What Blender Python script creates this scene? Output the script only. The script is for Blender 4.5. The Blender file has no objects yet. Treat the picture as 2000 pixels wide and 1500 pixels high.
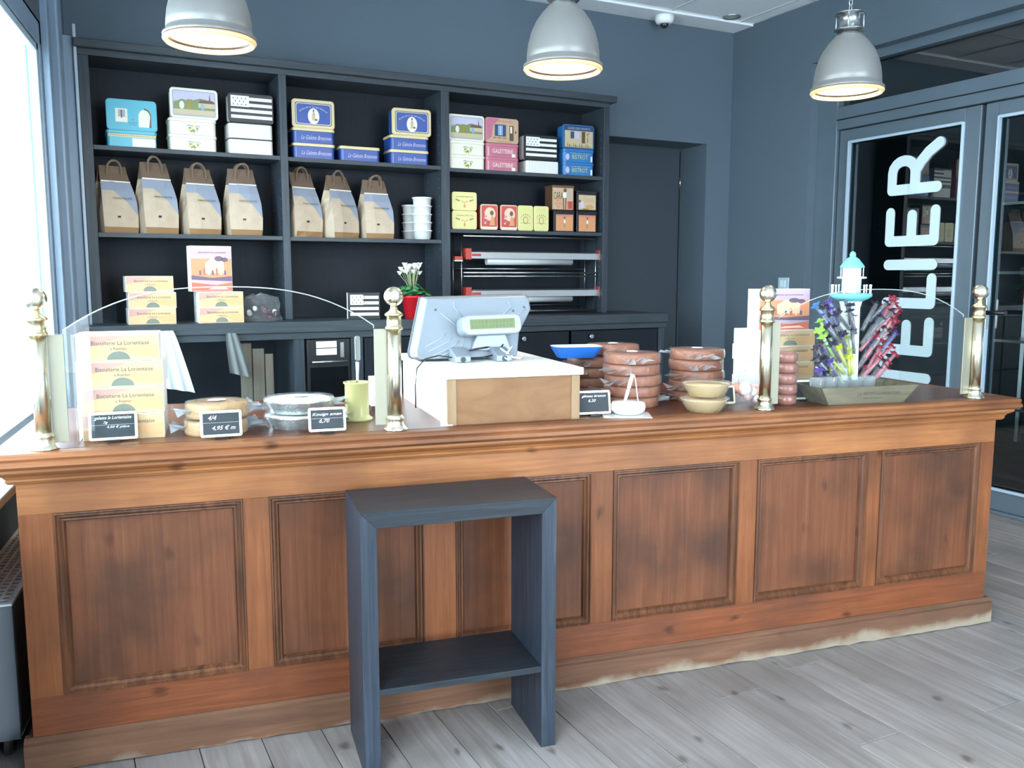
import bpy, bmesh, math, random
from mathutils import Matrix, Vector
random.seed(7)
C = bpy.context.scene.collection
sc = bpy.context.scene
PI = math.pi
BA = 0.1463                      # the back and right walls stand at this angle to the counter
SB, CB = math.sin(BA), math.cos(BA)
def W(a, b, z=0.0): return Vector((a*CB - b*SB, a*SB + b*CB, z))  # most coordinates below are baked from image pixels; scale refitted to a lower counter

# ------------------------------------------------------------------ camera, world, lights, exposure
cam = bpy.data.objects.new('camera', bpy.data.cameras.new('camera')); C.objects.link(cam)
cam.data.sensor_width = 36; cam.data.lens = 30.86; cam.data.clip_start = .05
cam.location = (.4979, -2.4368, 1.2844)
fw = Vector((.31463838, .94133784, -.12200721)); up = Vector((.03847535, .11578191, .99252919)); rt = fw.cross(up)
cam.rotation_euler = Matrix((rt, up, -fw)).transposed().to_euler()
sc.camera = cam
wd = bpy.data.worlds.new('daylight'); sc.world = wd; wd.use_nodes = True
bg = wd.node_tree.nodes['Background']; bg.inputs[0].default_value = (.74, .89, 1.0, 1); bg.inputs[1].default_value = 8.0
def area(name, loc, rot, sx, sy, portal=True, power=0, col=(1, 1, 1)):
    l = bpy.data.lights.new(name, 'AREA'); l.shape = 'RECTANGLE'; l.size = sx; l.size_y = sy
    l.energy = power; l.color = col
    if portal: l.cycles.is_portal = True
    o = bpy.data.objects.new(name, l); C.objects.link(o); o.location = loc; o.rotation_euler = rot; return o
area('window_daylight', (-.26, .63, 1.5), (0, -PI/2, 0), 1.6, 2.6)
area('shopfront_daylight', (3.4, -4.78, 1.35), (PI/2, 0, 0), 3.1, 2.7)
area('added_daylight_left', (-.26, -2.8, 1.35), (0, -PI/2, 0), 2.8, 3.0)  # portal for an unseen opening, added to brighten the left side
vs = sc.view_settings; vs.view_transform = 'Standard'; vs.look = 'None'; vs.gamma = 1; vs.exposure = 1.05
vs.use_curve_mapping = False
sc.cycles.max_bounces = 8; sc.cycles.transparent_max_bounces = 24; sc.cycles.caustics_reflective = False; sc.cycles.caustics_refractive = False
sc.cycles.sample_clamp_indirect = 6

# ------------------------------------------------------------------ materials
def lin(h):
    if isinstance(h, (tuple, list)): return (*h[:3], 1)
    h = h.lstrip('#'); r = [int(h[i:i+2], 16)/255 for i in (0, 2, 4)]
    return (*[x/12.92 if x <= .04045 else ((x+.055)/1.055)**2.4 for x in r], 1)
MC = {}
def mat(name, col, rough=.5, metal=0, bump=0, bscale=40, emit=0, var=0, alpha=1, spec=.5, sub=0):
    if name in MC: return MC[name]
    m = bpy.data.materials.new(name); m.use_nodes = True; nt = m.node_tree; b = nt.nodes['Principled BSDF']
    b.inputs['Base Color'].default_value = lin(col); b.inputs['Roughness'].default_value = rough
    b.inputs['Metallic'].default_value = metal; b.inputs['Specular IOR Level'].default_value = spec
    tc = nt.nodes.new('ShaderNodeTexCoord'); nz = nt.nodes.new('ShaderNodeTexNoise')
    nz.inputs['Scale'].default_value = bscale; nz.inputs['Detail'].default_value = 5
    nt.links.new(tc.outputs['Object'], nz.inputs['Vector'])
    if var:
        mx = nt.nodes.new('ShaderNodeMix'); mx.data_type = 'RGBA'; mx.blend_type = 'MULTIPLY'; mx.inputs[0].default_value = 1
        mr = nt.nodes.new('ShaderNodeMapRange'); mr.inputs[1].default_value = .3; mr.inputs[2].default_value = .7
        mr.inputs[3].default_value = 1-var; mr.inputs[4].default_value = 1+var*.4
        nt.links.new(nz.outputs[0], mr.inputs[0]); mx.inputs[6].default_value = lin(col)
        nt.links.new(mr.outputs[0], mx.inputs[7]); nt.links.new(mx.outputs[2], b.inputs['Base Color'])
    if bump:
        bp = nt.nodes.new('ShaderNodeBump'); bp.inputs['Strength'].default_value = bump; bp.inputs['Distance'].default_value = .004
        nt.links.new(nz.outputs[0], bp.inputs['Height']); nt.links.new(bp.outputs[0], b.inputs['Normal'])
    if emit: b.inputs['Emission Color'].default_value = lin(col); b.inputs['Emission Strength'].default_value = emit
    MC[name] = m; return m
def glass(name, tint=(1, 1, 1), ior=1.5, rough=0.0, bump=0, bscale=60, veil=0):
    if name in MC: return MC[name]
    m = bpy.data.materials.new(name); m.use_nodes = True; nt = m.node_tree; nt.nodes.clear()
    o = nt.nodes.new('ShaderNodeOutputMaterial'); mx = nt.nodes.new('ShaderNodeMixShader')
    t = nt.nodes.new('ShaderNodeBsdfTransparent'); t.inputs[0].default_value = (*tint, 1)
    g = nt.nodes.new('ShaderNodeBsdfGlossy'); g.inputs['Roughness'].default_value = rough
    fr = nt.nodes.new('ShaderNodeFresnel'); fr.inputs[0].default_value = ior
    if bump:
        tc = nt.nodes.new('ShaderNodeTexCoord'); nz = nt.nodes.new('ShaderNodeTexNoise'); nz.inputs['Scale'].default_value = bscale
        nz.inputs['Detail'].default_value = 3
        bp = nt.nodes.new('ShaderNodeBump'); bp.inputs['Strength'].default_value = bump; bp.inputs['Distance'].default_value = .01
        nt.links.new(tc.outputs['Object'], nz.inputs['Vector']); nt.links.new(nz.outputs[0], bp.inputs['Height'])
        nt.links.new(bp.outputs[0], g.inputs['Normal']); nt.links.new(bp.outputs[0], fr.inputs['Normal'])
    # only the outer face mirrors: the far face of a pane would otherwise reflect totally, as nothing refracts here
    ge = nt.nodes.new('ShaderNodeNewGeometry'); fm = nt.nodes.new('ShaderNodeMath'); fm.operation = 'SUBTRACT'; fm.use_clamp = True
    nt.links.new(fr.outputs[0], fm.inputs[0]); fb = nt.nodes.new('ShaderNodeMath'); fb.operation = 'MULTIPLY'; fb.inputs[1].default_value = 2
    nt.links.new(ge.outputs['Backfacing'], fb.inputs[0]); nt.links.new(fb.outputs[0], fm.inputs[1])
    nt.links.new(fm.outputs[0], mx.inputs[0]); nt.links.new(t.outputs[0], mx.inputs[1]); nt.links.new(g.outputs[0], mx.inputs[2])
    out = mx
    if veil:                                   # milky plastic film scatters a little
        d = nt.nodes.new('ShaderNodeBsdfDiffuse'); d.inputs[0].default_value = (.85, .87, .9, 1)
        m2 = nt.nodes.new('ShaderNodeMixShader'); m2.inputs[0].default_value = veil
        nt.links.new(mx.outputs[0], m2.inputs[1]); nt.links.new(d.outputs[0], m2.inputs[2]); out = m2
    nt.links.new(out.outputs[0], o.inputs[0]); MC[name] = m; return m
def wood(name, c0, c1, c2, axis='z', grain=(60, 2.2), rough=.45, blotch=.5, knots=.0, bump=.15, rnd=0.0, wear=None, seed=0, blotchcol=None):
    """c0 dark, c1 mid, c2 light; the grain runs along the axis"""
    if name in MC: return MC[name]
    m = bpy.data.materials.new(name); m.use_nodes = True; nt = m.node_tree; N = nt.nodes; L = nt.links; b = N['Principled BSDF']
    tc = N.new('ShaderNodeTexCoord'); mp = N.new('ShaderNodeMapping'); oi = N.new('ShaderNodeObjectInfo')
    sc_ = [grain[0]]*3; sc_['xyz'.index(axis)] = grain[1]; mp.inputs['Scale'].default_value = sc_
    ad = N.new('ShaderNodeVectorMath'); ad.operation = 'ADD'
    cm = N.new('ShaderNodeMath'); cm.operation = 'MULTIPLY'; cm.inputs[1].default_value = 37.0 if rnd else 0.0
    L.new(oi.outputs['Random'], cm.inputs[0]); cb = N.new('ShaderNodeCombineXYZ')
    L.new(cm.outputs[0], cb.inputs[0]); L.new(cm.outputs[0], cb.inputs[1]); cb.inputs[2].default_value = seed
    L.new(tc.outputs['Object'], ad.inputs[0]); L.new(cb.outputs[0], ad.inputs[1]); L.new(ad.outputs[0], mp.inputs['Vector'])
    n1 = N.new('ShaderNodeTexNoise'); n1.inputs['Scale'].default_value = 1; n1.inputs['Detail'].default_value = 8; n1.inputs['Roughness'].default_value = .65
    n1.inputs['Distortion'].default_value = .6
    L.new(mp.outputs[0], n1.inputs['Vector'])
    cr = N.new('ShaderNodeValToRGB'); e = cr.color_ramp.elements; e[0].position = .26; e[0].color = lin(c0); e[1].position = .76; e[1].color = lin(c2)
    k = e.new(.5); k.color = lin(c1); L.new(n1.outputs[0], cr.inputs[0])
    n2 = N.new('ShaderNodeTexNoise'); n2.inputs['Scale'].default_value = 3.2; n2.inputs['Detail'].default_value = 6; L.new(ad.outputs[0], n2.inputs['Vector'])
    mr = N.new('ShaderNodeMapRange'); mr.inputs[1].default_value = .42; mr.inputs[2].default_value = .68; mr.inputs[3].default_value = 0; mr.inputs[4].default_value = blotch
    L.new(n2.outputs[0], mr.inputs[0])
    mx = N.new('ShaderNodeMix'); mx.data_type = 'RGBA'; L.new(mr.outputs[0], mx.inputs[0]); L.new(cr.outputs[0], mx.inputs[6])
    mx.inputs[7].default_value = lin(blotchcol or c0); col = mx.outputs[2]
    if knots:
        vo = N.new('ShaderNodeTexVoronoi'); vo.voronoi_dimensions = '2D'; vo.inputs['Scale'].default_value = 3.6; vm = N.new('ShaderNodeMapping')
        s = [1.0]*3; s['xyz'.index(axis)] = .65; vm.inputs['Scale'].default_value = s; L.new(ad.outputs[0], vm.inputs[0])
        ks = N.new('ShaderNodeSeparateXYZ'); kc_ = N.new('ShaderNodeCombineXYZ'); L.new(vm.outputs[0], ks.inputs[0]); L.new(ks.outputs[0], kc_.inputs[0]); L.new(ks.outputs[1 if axis == 'y' else 2], kc_.inputs[1])
        kn = N.new('ShaderNodeVectorMath'); kn.operation = 'MULTIPLY_ADD'; kn.inputs[1].default_value = (.05, .05, .05); L.new(n1.outputs['Color'], kn.inputs[0]); L.new(kc_.outputs[0], kn.inputs[2]); L.new(kn.outputs[0], vo.inputs['Vector'])
        kr = N.new('ShaderNodeMapRange'); kr.inputs[1].default_value = .018; kr.inputs[2].default_value = .06; kr.inputs[3].default_value = knots; kr.inputs[4].default_value = 0
        L.new(vo.outputs['Distance'], kr.inputs[0]); mk = N.new('ShaderNodeMix'); mk.data_type = 'RGBA'; L.new(kr.outputs[0], mk.inputs[0])
        L.new(col, mk.inputs[6]); mk.inputs[7].default_value = lin('#2a140a'); col = mk.outputs[2]
    if rnd:
        hv = N.new('ShaderNodeHueSaturation'); r2 = N.new('ShaderNodeMapRange'); r2.inputs[3].default_value = 1-rnd; r2.inputs[4].default_value = 1+rnd
        L.new(oi.outputs['Random'], r2.inputs[0]); L.new(r2.outputs[0], hv.inputs['Value']); L.new(col, hv.inputs['Color']); col = hv.outputs[0]
    if wear:                                   # pale scuffed foot of the plinth: (height, colour)
        sp = N.new('ShaderNodeSeparateXYZ'); L.new(tc.outputs['Object'], sp.inputs[0])
        nw = N.new('ShaderNodeTexNoise'); nw.inputs['Scale'].default_value = 7; nw.inputs['Detail'].default_value = 6; L.new(tc.outputs['Object'], nw.inputs['Vector'])
        ma = N.new('ShaderNodeMath'); ma.operation = 'MULTIPLY_ADD'; ma.inputs[1].default_value = -.12; L.new(nw.outputs[0], ma.inputs[0])
        mx_ = N.new('ShaderNodeMath'); mx_.operation = 'MULTIPLY_ADD'; mx_.inputs[1].default_value = -.016; L.new(sp.outputs[0], mx_.inputs[0]); L.new(sp.outputs[2], mx_.inputs[2])
        m3_ = N.new('ShaderNodeMath'); m3_.operation = 'ADD'; m3_.inputs[1].default_value = .032; L.new(mx_.outputs[0], m3_.inputs[0]); L.new(m3_.outputs[0], ma.inputs[2])
        r3 = N.new('ShaderNodeMapRange'); r3.inputs[1].default_value = wear[0]-.065; r3.inputs[2].default_value = wear[0]-.035; r3.inputs[3].default_value = .85; r3.inputs[4].default_value = 0
        L.new(ma.outputs[0], r3.inputs[0]); mw = N.new('ShaderNodeMix'); mw.data_type = 'RGBA'; L.new(r3.outputs[0], mw.inputs[0]); L.new(col, mw.inputs[6])
        mw.inputs[7].default_value = lin(wear[1]); col = mw.outputs[2]
    L.new(col, b.inputs['Base Color']); b.inputs['Roughness'].default_value = rough; b.inputs['Specular IOR Level'].default_value = .28
    bp = N.new('ShaderNodeBump'); bp.inputs['Strength'].default_value = bump; bp.inputs['Distance'].default_value = .003
    L.new(n1.outputs[0], bp.inputs['Height']); L.new(bp.outputs[0], b.inputs['Normal'])
    MC[name] = m; return m

# ------------------------------------------------------------------ mesh helpers
class MB:
    def __init__(s): s.v = []; s.f = []; s.m = []; s.s = []; s.M = Matrix()
    def add(s, vs, fs, m=0, sm=False):
        n = len(s.v); s.v += [s.M @ Vector(p) for p in vs]
        for f in fs: s.f.append([n+i for i in f]); s.m.append(m); s.s.append(sm)
        return s
    def box(s, x0, x1, y0, y1, z0, z1, m=0):
        v = [(x, y, z) for x in (x0, x1) for y in (y0, y1) for z in (z0, z1)]
        return s.add(v, [(0, 1, 3, 2), (4, 6, 7, 5), (0, 4, 5, 1), (2, 3, 7, 6), (0, 2, 6, 4), (1, 5, 7, 3)], m)
    def lathe(s, prof, cx=0, cy=0, seg=24, m=0, sm=True, cap=True, jit=0, sy=1):
        v = []; f = []
        for r, z in prof:
            for i in range(seg):
                t = 2*PI*i/seg; k = r*(1+random.uniform(-jit, jit)); v.append((cx+k*math.cos(t), cy+k*sy*math.sin(t), z+random.uniform(-jit, jit)*.03))
        for j in range(len(prof)-1):
            for i in range(seg):
                a = j*seg+i; b_ = j*seg+(i+1) % seg; f.append((a, b_, b_+seg, a+seg))
        s.add(v, f, m, sm)
        if cap:
            if prof[0][0] > 1e-5: s.add(v[:seg], [tuple(range(seg))], m)
            if prof[-1][0] > 1e-5: s.add(v[-seg:], [tuple(range(seg))], m)
        return s
    def prism(s, poly, d0, d1, m=0, ax='y', sm=False):
        """polygon in XZ pushed along y, or in XY along z, or in YZ along x"""
        def P(p, d): return (p[0], d, p[1]) if ax == 'y' else (p[0], p[1], d) if ax == 'z' else (d, p[0], p[1])
        n = len(poly); v = [P(p, d0) for p in poly]+[P(p, d1) for p in poly]
        s.add(v, [(i, (i+1) % n, n+(i+1) % n, n+i) for i in range(n)], m, sm)
        return s.add(v, [tuple(range(n)), tuple(range(2*n-1, n-1, -1))], m)
    def flat(s, poly, d, m=0, ax='y'):
        P = {'y': lambda p: (p[0], d, p[1]), 'z': lambda p: (p[0], p[1], d), 'x': lambda p: (d, p[0], p[1])}[ax]
        return s.add([P(p) for p in poly], [tuple(range(len(poly)))], m)
    def tube(s, pts, r, seg=6, m=0, closed=False):
        pts = [Vector(p) for p in pts]; n = len(pts); v = []; f = []
        for i, p in enumerate(pts):
            d = (pts[(i+1) % n]-pts[i-1]) if (closed or 0 < i < n-1) else (pts[1]-pts[0] if i == 0 else pts[-1]-pts[-2])
            d.normalize(); a = d.cross(Vector((0, 0, 1)) if abs(d.z) < .9 else Vector((1, 0, 0))).normalized(); b_ = d.cross(a)
            rr = r[i] if isinstance(r, (list, tuple)) else r
            for k in range(seg): t = 2*PI*k/seg; v.append(p+a*rr*math.cos(t)+b_*rr*math.sin(t))
        for i in range(n if closed else n-1):
            for k in range(seg):
                k2 = (k+1) % seg; j = (i+1) % n; f.append((i*seg+k, i*seg+k2, j*seg+k2, j*seg+k))
        s.add(v, f, m, True)
        if not closed: s.add(v[:seg], [tuple(range(seg))], m); s.add(v[-seg:], [tuple(range(seg))], m)
        return s
    def ball(s, c, r, seg=20, m=0, sz=1, n=12):
        return s.lathe([(max(r*math.sin(PI*i/n), 1e-4), c[2]-r*sz*math.cos(PI*i/n)) for i in range(n+1)], c[0], c[1], seg, m)
    def text(s, txt, w=None, h=None, M=None, m=0, shear=0, ax='y', flatten=None):
        v, f, (x0, x1, y0, y1) = txtmesh(txt, shear)
        k = (w/(x1-x0)) if w else h/(y1-y0); ky = h/(y1-y0) if h else k
        old = s.M; s.M = old @ (M or Matrix()) @ (Matrix.Rotation(PI/2, 4, 'X') if ax == 'y' else Matrix())
        s.add([((p[0]-(x0+x1)/2)*k, (p[1]-(y0+y1)/2)*ky, 0) for p in v], f, m); s.M = old; return s
    def build(s, name, mats, parent=None, bevel=0, bseg=2, loc=None, auto=True):
        me = bpy.data.meshes.new(name); me.from_pydata([tuple(p) for p in s.v], [], s.f)
        for k in (mats if isinstance(mats, (list, tuple)) else [mats]): me.materials.append(k)
        me.polygons.foreach_set('material_index', s.m); me.polygons.foreach_set('use_smooth', s.s)
        b = bmesh.new(); b.from_mesh(me); bmesh.ops.remove_doubles(b, verts=b.verts, dist=1e-5); bmesh.ops.recalc_face_normals(b, faces=b.faces); b.to_mesh(me); b.free()
        o = bpy.data.objects.new(name, me); C.objects.link(o); o.parent = parent
        if loc is not None: o.location = loc
        if bevel:
            md = o.modifiers.new('bevel', 'BEVEL'); md.width = bevel; md.segments = bseg; md.limit_method = 'ANGLE'; md.angle_limit = math.radians(50)
        return o
TX = {}
def txtmesh(t, shear=0):
    if (t, shear) not in TX:
        cu = bpy.data.curves.new('t', 'FONT'); cu.body = t; cu.shear = shear; cu.resolution_u = 2
        o = bpy.data.objects.new('t', cu); C.objects.link(o)
        dg = bpy.context.evaluated_depsgraph_get(); me = bpy.data.meshes.new_from_object(o.evaluated_get(dg))
        v = [tuple(p.co) for p in me.vertices]; f = [tuple(p.vertices) for p in me.polygons]
        xs = [p[0] for p in v]; ys = [p[1] for p in v]
        TX[(t, shear)] = (v, f, (min(xs), max(xs), min(ys), max(ys)))
        bpy.data.objects.remove(o); bpy.data.curves.remove(cu); bpy.data.meshes.remove(me)
    return TX[(t, shear)]
def rrect(w, h, r, n=4, cx=0, cy=0):
    p = []
    for (sx, sy, t0) in ((1, 1, 0), (-1, 1, PI/2), (-1, -1, PI), (1, -1, 1.5*PI)):
        for i in range(n+1): t = t0+PI/2*i/n; p.append((cx+sx*(w/2-r)+r*math.cos(t), cy+sy*(h/2-r)+r*math.sin(t)))
    return p
def ell(cx, cy, rx, ry, n=20, t0=0, t1=2*PI):
    full = abs(t1-t0-2*PI) < 1e-6
    return [(cx+rx*math.cos(t0+(t1-t0)*i/(n if full else n-1)), cy+ry*math.sin(t0+(t1-t0)*i/(n if full else n-1))) for i in range(n)]
def rect(x0, x1, y0, y1): return [(x0, y0), (x1, y0), (x1, y1), (x0, y1)]
def T(x=0, y=0, z=0): return Matrix.Translation((x, y, z))
def Rz(a): return Matrix.Rotation(a, 4, 'Z')
def Rx(a): return Matrix.Rotation(a, 4, 'X')
def Ry(a): return Matrix.Rotation(a, 4, 'Y')
def tag(o, label, cat, group=None):
    o['label'] = label; o['category'] = cat
    if group: o['group'] = group
    return o
def thing(name, label, cat, loc=(0, 0, 0), rz=0, group=None):
    o = bpy.data.objects.new(name, None); C.objects.link(o); o.empty_display_size = .05
    o.location = loc; o.rotation_euler = (0, 0, rz); return tag(o, label, cat, group)
def struct(o): o['kind'] = 'structure'; return o
def sroot(name, loc=(0, 0, 0), rz=0):
    o = bpy.data.objects.new(name, None); C.objects.link(o); o.location = loc; o.rotation_euler = (0, 0, rz); o['kind'] = 'structure'; return o
KIDS = {}
def dup(root, loc, rot, label, group=None, cat=None):
    r = root.copy(); C.objects.link(r); r.location = loc; r.rotation_euler = rot if isinstance(rot, (tuple, list)) else (0, 0, rot)
    r['label'] = label
    if group: r['group'] = group
    for ch in list(root.children):
        c = ch.copy(); C.objects.link(c); c.parent = r
        for g in list(ch.children): d = g.copy(); C.objects.link(d); d.parent = c
    return r
USED = set()
def place(proto, loc, rot, label, group=None):
    """first call moves the prototype itself, later calls copy it"""
    if proto.name in USED: return dup(proto, loc, rot, label, group)
    USED.add(proto.name); proto.location = loc; proto.rotation_euler = rot if isinstance(rot, (tuple, list)) else (0, 0, rot)
    proto['label'] = label
    if group: proto['group'] = group
    return proto

# shared materials
M_wall = mat('slate_wall_paint', '#53616c', .75, bump=.12, bscale=160, var=.06)
M_wallb = M_wall
M_ceil = mat('ceiling_tile_white', '#eceef0', .8, bump=.1, bscale=220)
M_rail = mat('ceiling_rail', '#cfd4d6', .5)
M_frame = mat('joinery_flare_tint', '#8197ad', .38, var=.05, bscale=8)  # colour lightened to carry the flare around the window
M_dark = wood('black_veneer_flare_tint', '#0a1017', '#0e1620', '#141e2a', 'z', (90, 3), .6, .25, bump=.2)  # dark veneer; the blue cast of the flare is painted into its colour
M_darkh = wood('black_brown_veneer_flat', '#101216', '#171b1f', '#1f2429', 'x', (90, 3), .55, .2, bump=.2)
M_side = wood('slate_stained_veneer', '#272d33', '#333b43', '#404952', 'z', (90, 3), .4, .2, bump=.15)
M_sideh = wood('slate_stained_veneer_flat', '#2c3237', '#373e44', '#444c52', 'x', (90, 3), .4, .2, bump=.15)
M_white = mat('white_gloss', '#f1f2f0', .3)
M_paper = mat('white_paper', '#f3f1ec', .7)
M_black = mat('black_plastic', '#111214', .35)
M_brass = mat('polished_brass', '#e9e1c8', .26, 1, bump=.02, bscale=30)
M_brassd = mat('aged_brass', '#ddd0a8', .3, 1)
M_steel = mat('brushed_steel', '#b9bcbd', .28, 1)
M_glass = glass('clear_glass', (.97, .985, .98), 1.45)
M_film = glass('crinkled_film', (.97, .975, .98), 1.32, .08, bump=.9, bscale=45, veil=.06)
M_flare = glass('film_flare', (.8, .82, .85), 1.5, .15, bump=.9, bscale=45, veil=.22)
M_win = glass('window_glass', (.95, .98, .98), 1.25)
M_doorglass = glass('dark_door_glass', (.6, .68, .68), 2.3)

# ------------------------------------------------------------------ floor of single planks
M_plank = wood('grey_oak_laminate', '#6f6864', '#8d8683', '#a39d9b', 'y', (34, 1.8), .36, .6, knots=.55, bump=.08, rnd=.10, blotchcol='#77706b')
M_under = mat('floor_joint', '#2c2926', .9)
fl = sroot('floor', (0, 0, 0), BA)
MB().box(-2.2, 7.2, -5.4, 3.4, -.06, -.006).build('subfloor', M_under, fl)
pw = .1625; protoplank = None; i0 = -8
for i in range(i0, 30):
    a0 = .722+(i-1)*pw
    if a0 < -1.2 or a0 > 4.7: continue
    b = -3.6-random.uniform(0, 1.2)
    while b < 3.0:
        if b > -3.6 or True:
            if protoplank is None:
                protoplank = MB().box(.0012, pw-.0012, .001, 1.284, -.006, 0).build('plank', M_plank, fl, bevel=.0012, bseg=1); o = protoplank
            else:
                o = protoplank.copy(); C.objects.link(o); o.parent = fl
            o.location = (a0, b, 0)
        b += 1.285

# ------------------------------------------------------------------ room shell
H = 3.016
wb = MB(); wb.box(.19, 3.457, 2.624, 2.98, 0, H).box(4.282, 4.9, 2.624, 2.98, 0, H).box(3.457, 4.282, 2.624, 2.98, 2.22, H)
o = struct(wb.build('wall_back', M_wallb)); o.rotation_euler.z = BA
d1 = sroot('door_1', W(3.457, 2.90), BA)
MB().box(0, .825, 0, .04, 0, 2.22).build('door_leaf', mat('door_dark_paint', '#343d45', .6, bump=.1, bscale=120), d1)
MB().box(.800, .806, -.004, 0, 0, 2.2).build('door_seam', M_black, d1)
MB().lathe([(.007, 1.93), (.007, 2.02)], .803, -.008, 10).lathe([(.007, .3), (.007, .39)], .803, -.008, 10).build('hinge', M_steel, d1)
wr = MB(); wr.box(4.498, 4.80, 1.86, 2.64, 0, H).box(4.498, 4.80, -1.25, 1.86, 2.64, H).box(4.498, 4.80, -5.2, -1.25, 0, H)
o = struct(wr.build('wall_right', M_wall)); o.rotation_euler.z = BA
# window wall on the left: pier before, sill below, lintel above, pier after
XW = -.18
wl = MB()
wl.box(XW-.05, XW, -4.7, -4.3, 0, H).box(XW-.05, XW, -1.3, -.75, 0, H).box(XW-.05, XW, 2.02, 3.3, 0, H)
wl.box(XW-.05, XW, -.75, 2.02, 0, .66).box(XW-.05, XW, -.75, 2.02, 2.36, H).box(XW-.05, XW, -4.3, -1.3, 2.75, H)  # the unseen front opening is added for its light
struct(wl.build('wall_left', M_wall))
# shop front behind the viewer
wf = MB(); wf.box(-.4, 1.9, -4.75, -4.6, 0, H).box(4.9, 5.5, -4.75, -4.6, 0, H).box(1.9, 4.9, -4.75, -4.6, 2.7, H)
struct(wf.build('wall_front', M_wall))
# window_1
w1 = sroot('window_1', (XW+.05, 0, 0))
fr = MB()
for (y0, y1, z0, z1) in ((-.75, 2.02, .66, .735), (-.75, 2.02, 2.265, 2.36), (-.75, -.67, .66, 2.36), (1.90, 2.02, .66, 2.36)): fr.box(-.10, -.05, y0, y1, z0, z1)
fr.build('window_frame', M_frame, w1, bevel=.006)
fr = MB()
for (y0, y1, z0, z1) in ((-.67, 1.90, .735, .765), (-.67, 1.90, 2.235, 2.265), (-.67, -.64, .735, 2.265), (1.865, 1.90, .735, 2.265)): fr.box(-.085, -.058, y0, y1, z0, z1)
fr.build('glazing_bead', mat('pale_blue_bead', '#a9bccb', .3), w1, bevel=.004)
MB().box(-.076, -.070, -.65, 1.88, .75, 2.25).build('pane', M_win, w1)
MB().box(-.05, .05, -.75, 2.02, .655, .685).build('window_sill', mat('sill_grey', '#aab5bd', .35), w1, bevel=.006)
# casings in the corner between the window and the shelves
tr = sroot('trim_1', (0, 0, 0))
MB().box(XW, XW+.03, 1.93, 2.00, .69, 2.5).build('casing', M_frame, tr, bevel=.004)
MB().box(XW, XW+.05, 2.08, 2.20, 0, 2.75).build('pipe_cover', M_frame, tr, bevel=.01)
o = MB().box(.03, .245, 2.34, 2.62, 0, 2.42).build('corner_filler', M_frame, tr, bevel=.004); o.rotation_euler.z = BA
o = MB().box(.235, .2495, 2.315, 2.34, 0, 2.47).build('corner_bead', mat('pale_blue_bead', '#a9bccb', .3), tr, bevel=.003); o.rotation_euler.z = BA
# ceiling of tiles on a white grid
ce = sroot('ceiling', (0, 0, 0), BA)
MB().box(-.1, 5.0, -5.6, 3.0, H+.03, H+.12).build('ceiling_slab', mat('void_grey', '#8d9499', .9), ce)
gr = MB(); T0 = 3.80; U0 = 2.42
for i in range(-8, 3): gr.box(T0+i*.58-.009, T0+i*.58+.009, -5.6, 2.62, H+.002, H+.02)
for j in range(-14, 1): gr.box(-1.3, 4.5, U0+j*.58-.009, U0+j*.58+.009, H+.002, H+.02)
gr.build('ceiling_grid', M_rail, ce)
tp = None
for i in range(-8, 2):
    for j in range(-14, 1):
        if tp is None: tp = MB().box(.012, .568, .012, .568, H+.006, H+.03).build('ceiling_tile', M_ceil, ce, bevel=.003, bseg=1); o = tp
        else: o = tp.copy(); C.objects.link(o); o.parent = ce
        o.location = (T0+i*.58, U0+(j-1)*.58, 0)
MB().box(T0-8*.58, 4.498, U0, 2.624, H-.012, H+.03).build('edge_strip', M_ceil, ce, bevel=.004)
MB().box(4.39, 4.498, -5.6, U0, H+.004, H+.03).build('edge_tile', M_ceil, ce)
# ------------------------------------------------------------------ glazed double door to the workshop
d2 = sroot('door_2', W(4.62, 0), BA)      # local x = a-4.62, y = b
M_al = mat('blue_grey_aluminium', '#64737f', .35, .3, var=.04, bscale=6)
def fbox(name, y0, y1, z0, z1, x0=-.03, x1=.05, par=d2, m=M_al, bev=.004): return MB().box(x0, x1, y0, y1, z0, z1).build(name, m, par, bevel=bev)
fbox('jamb', 1.70, 1.86, 0, 2.64, -.05, .06); fbox('jamb', -1.25, -1.12, 0, 2.64, -.05, .06)
fbox('head', -1.12, 1.70, 2.585, 2.64, -.05, .06); fbox('transom_rail', -1.12, 1.70, 2.205, 2.345, -.05, .06)
MB().box(-.056, -.05, -1.12, 1.70, 2.262, 2.268).build('transom_groove', M_black, d2)
MB().box(0, .008, -1.12, 1.70, 2.345, 2.585).build('pane', M_doorglass, d2)
fbox('threshold', -1.12, 1.70, 0, .02, -.05, .06)
def leaf(y0, y1, nm):
    lf = fbox(nm, y0, y0+.095, .02, 2.20); 
    MB().box(-.03, .05, y1-.075, y1, .02, 2.20).box(-.03, .05, y0+.095, y1-.075, 2.125, 2.20).box(-.03, .05, y0+.095, y1-.075, .02, .13).build('door_rail', M_al, lf, bevel=.004)
    b = MB()
    for (c0, c1, e0, e1) in ((y0+.095, y0+.108, .13, 2.125), (y1-.088, y1-.075, .13, 2.125), (y0+.108, y1-.088, 2.112, 2.125), (y0+.108, y1-.088, .13, .143)): b.box(-.042, -.02, c0, c1, e0, e1)
    b.build('glazing_bead', mat('pale_blue_bead', '#a9bccb', .3), lf, bevel=.003)
    MB().box(0, .008, y0+.1, y1-.08, .135, 2.12).build('pane', M_doorglass, lf)
    return lf
l1 = leaf(.715, 1.69, 'door_leaf'); l2 = leaf(-.22, .69, 'door_leaf'); leaf(-1.11, -.24, 'side_light')
hd = MB(); hd.box(-.05, -.03, .60, .64, 1.0, 1.16); hd.tube([(-.03, .62, 1.09), (-.085, .62, 1.09), (-.09, .57, 1.088)], .008, 8)
hd.build('handle_plate', M_steel, l2, bevel=.003)
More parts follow.
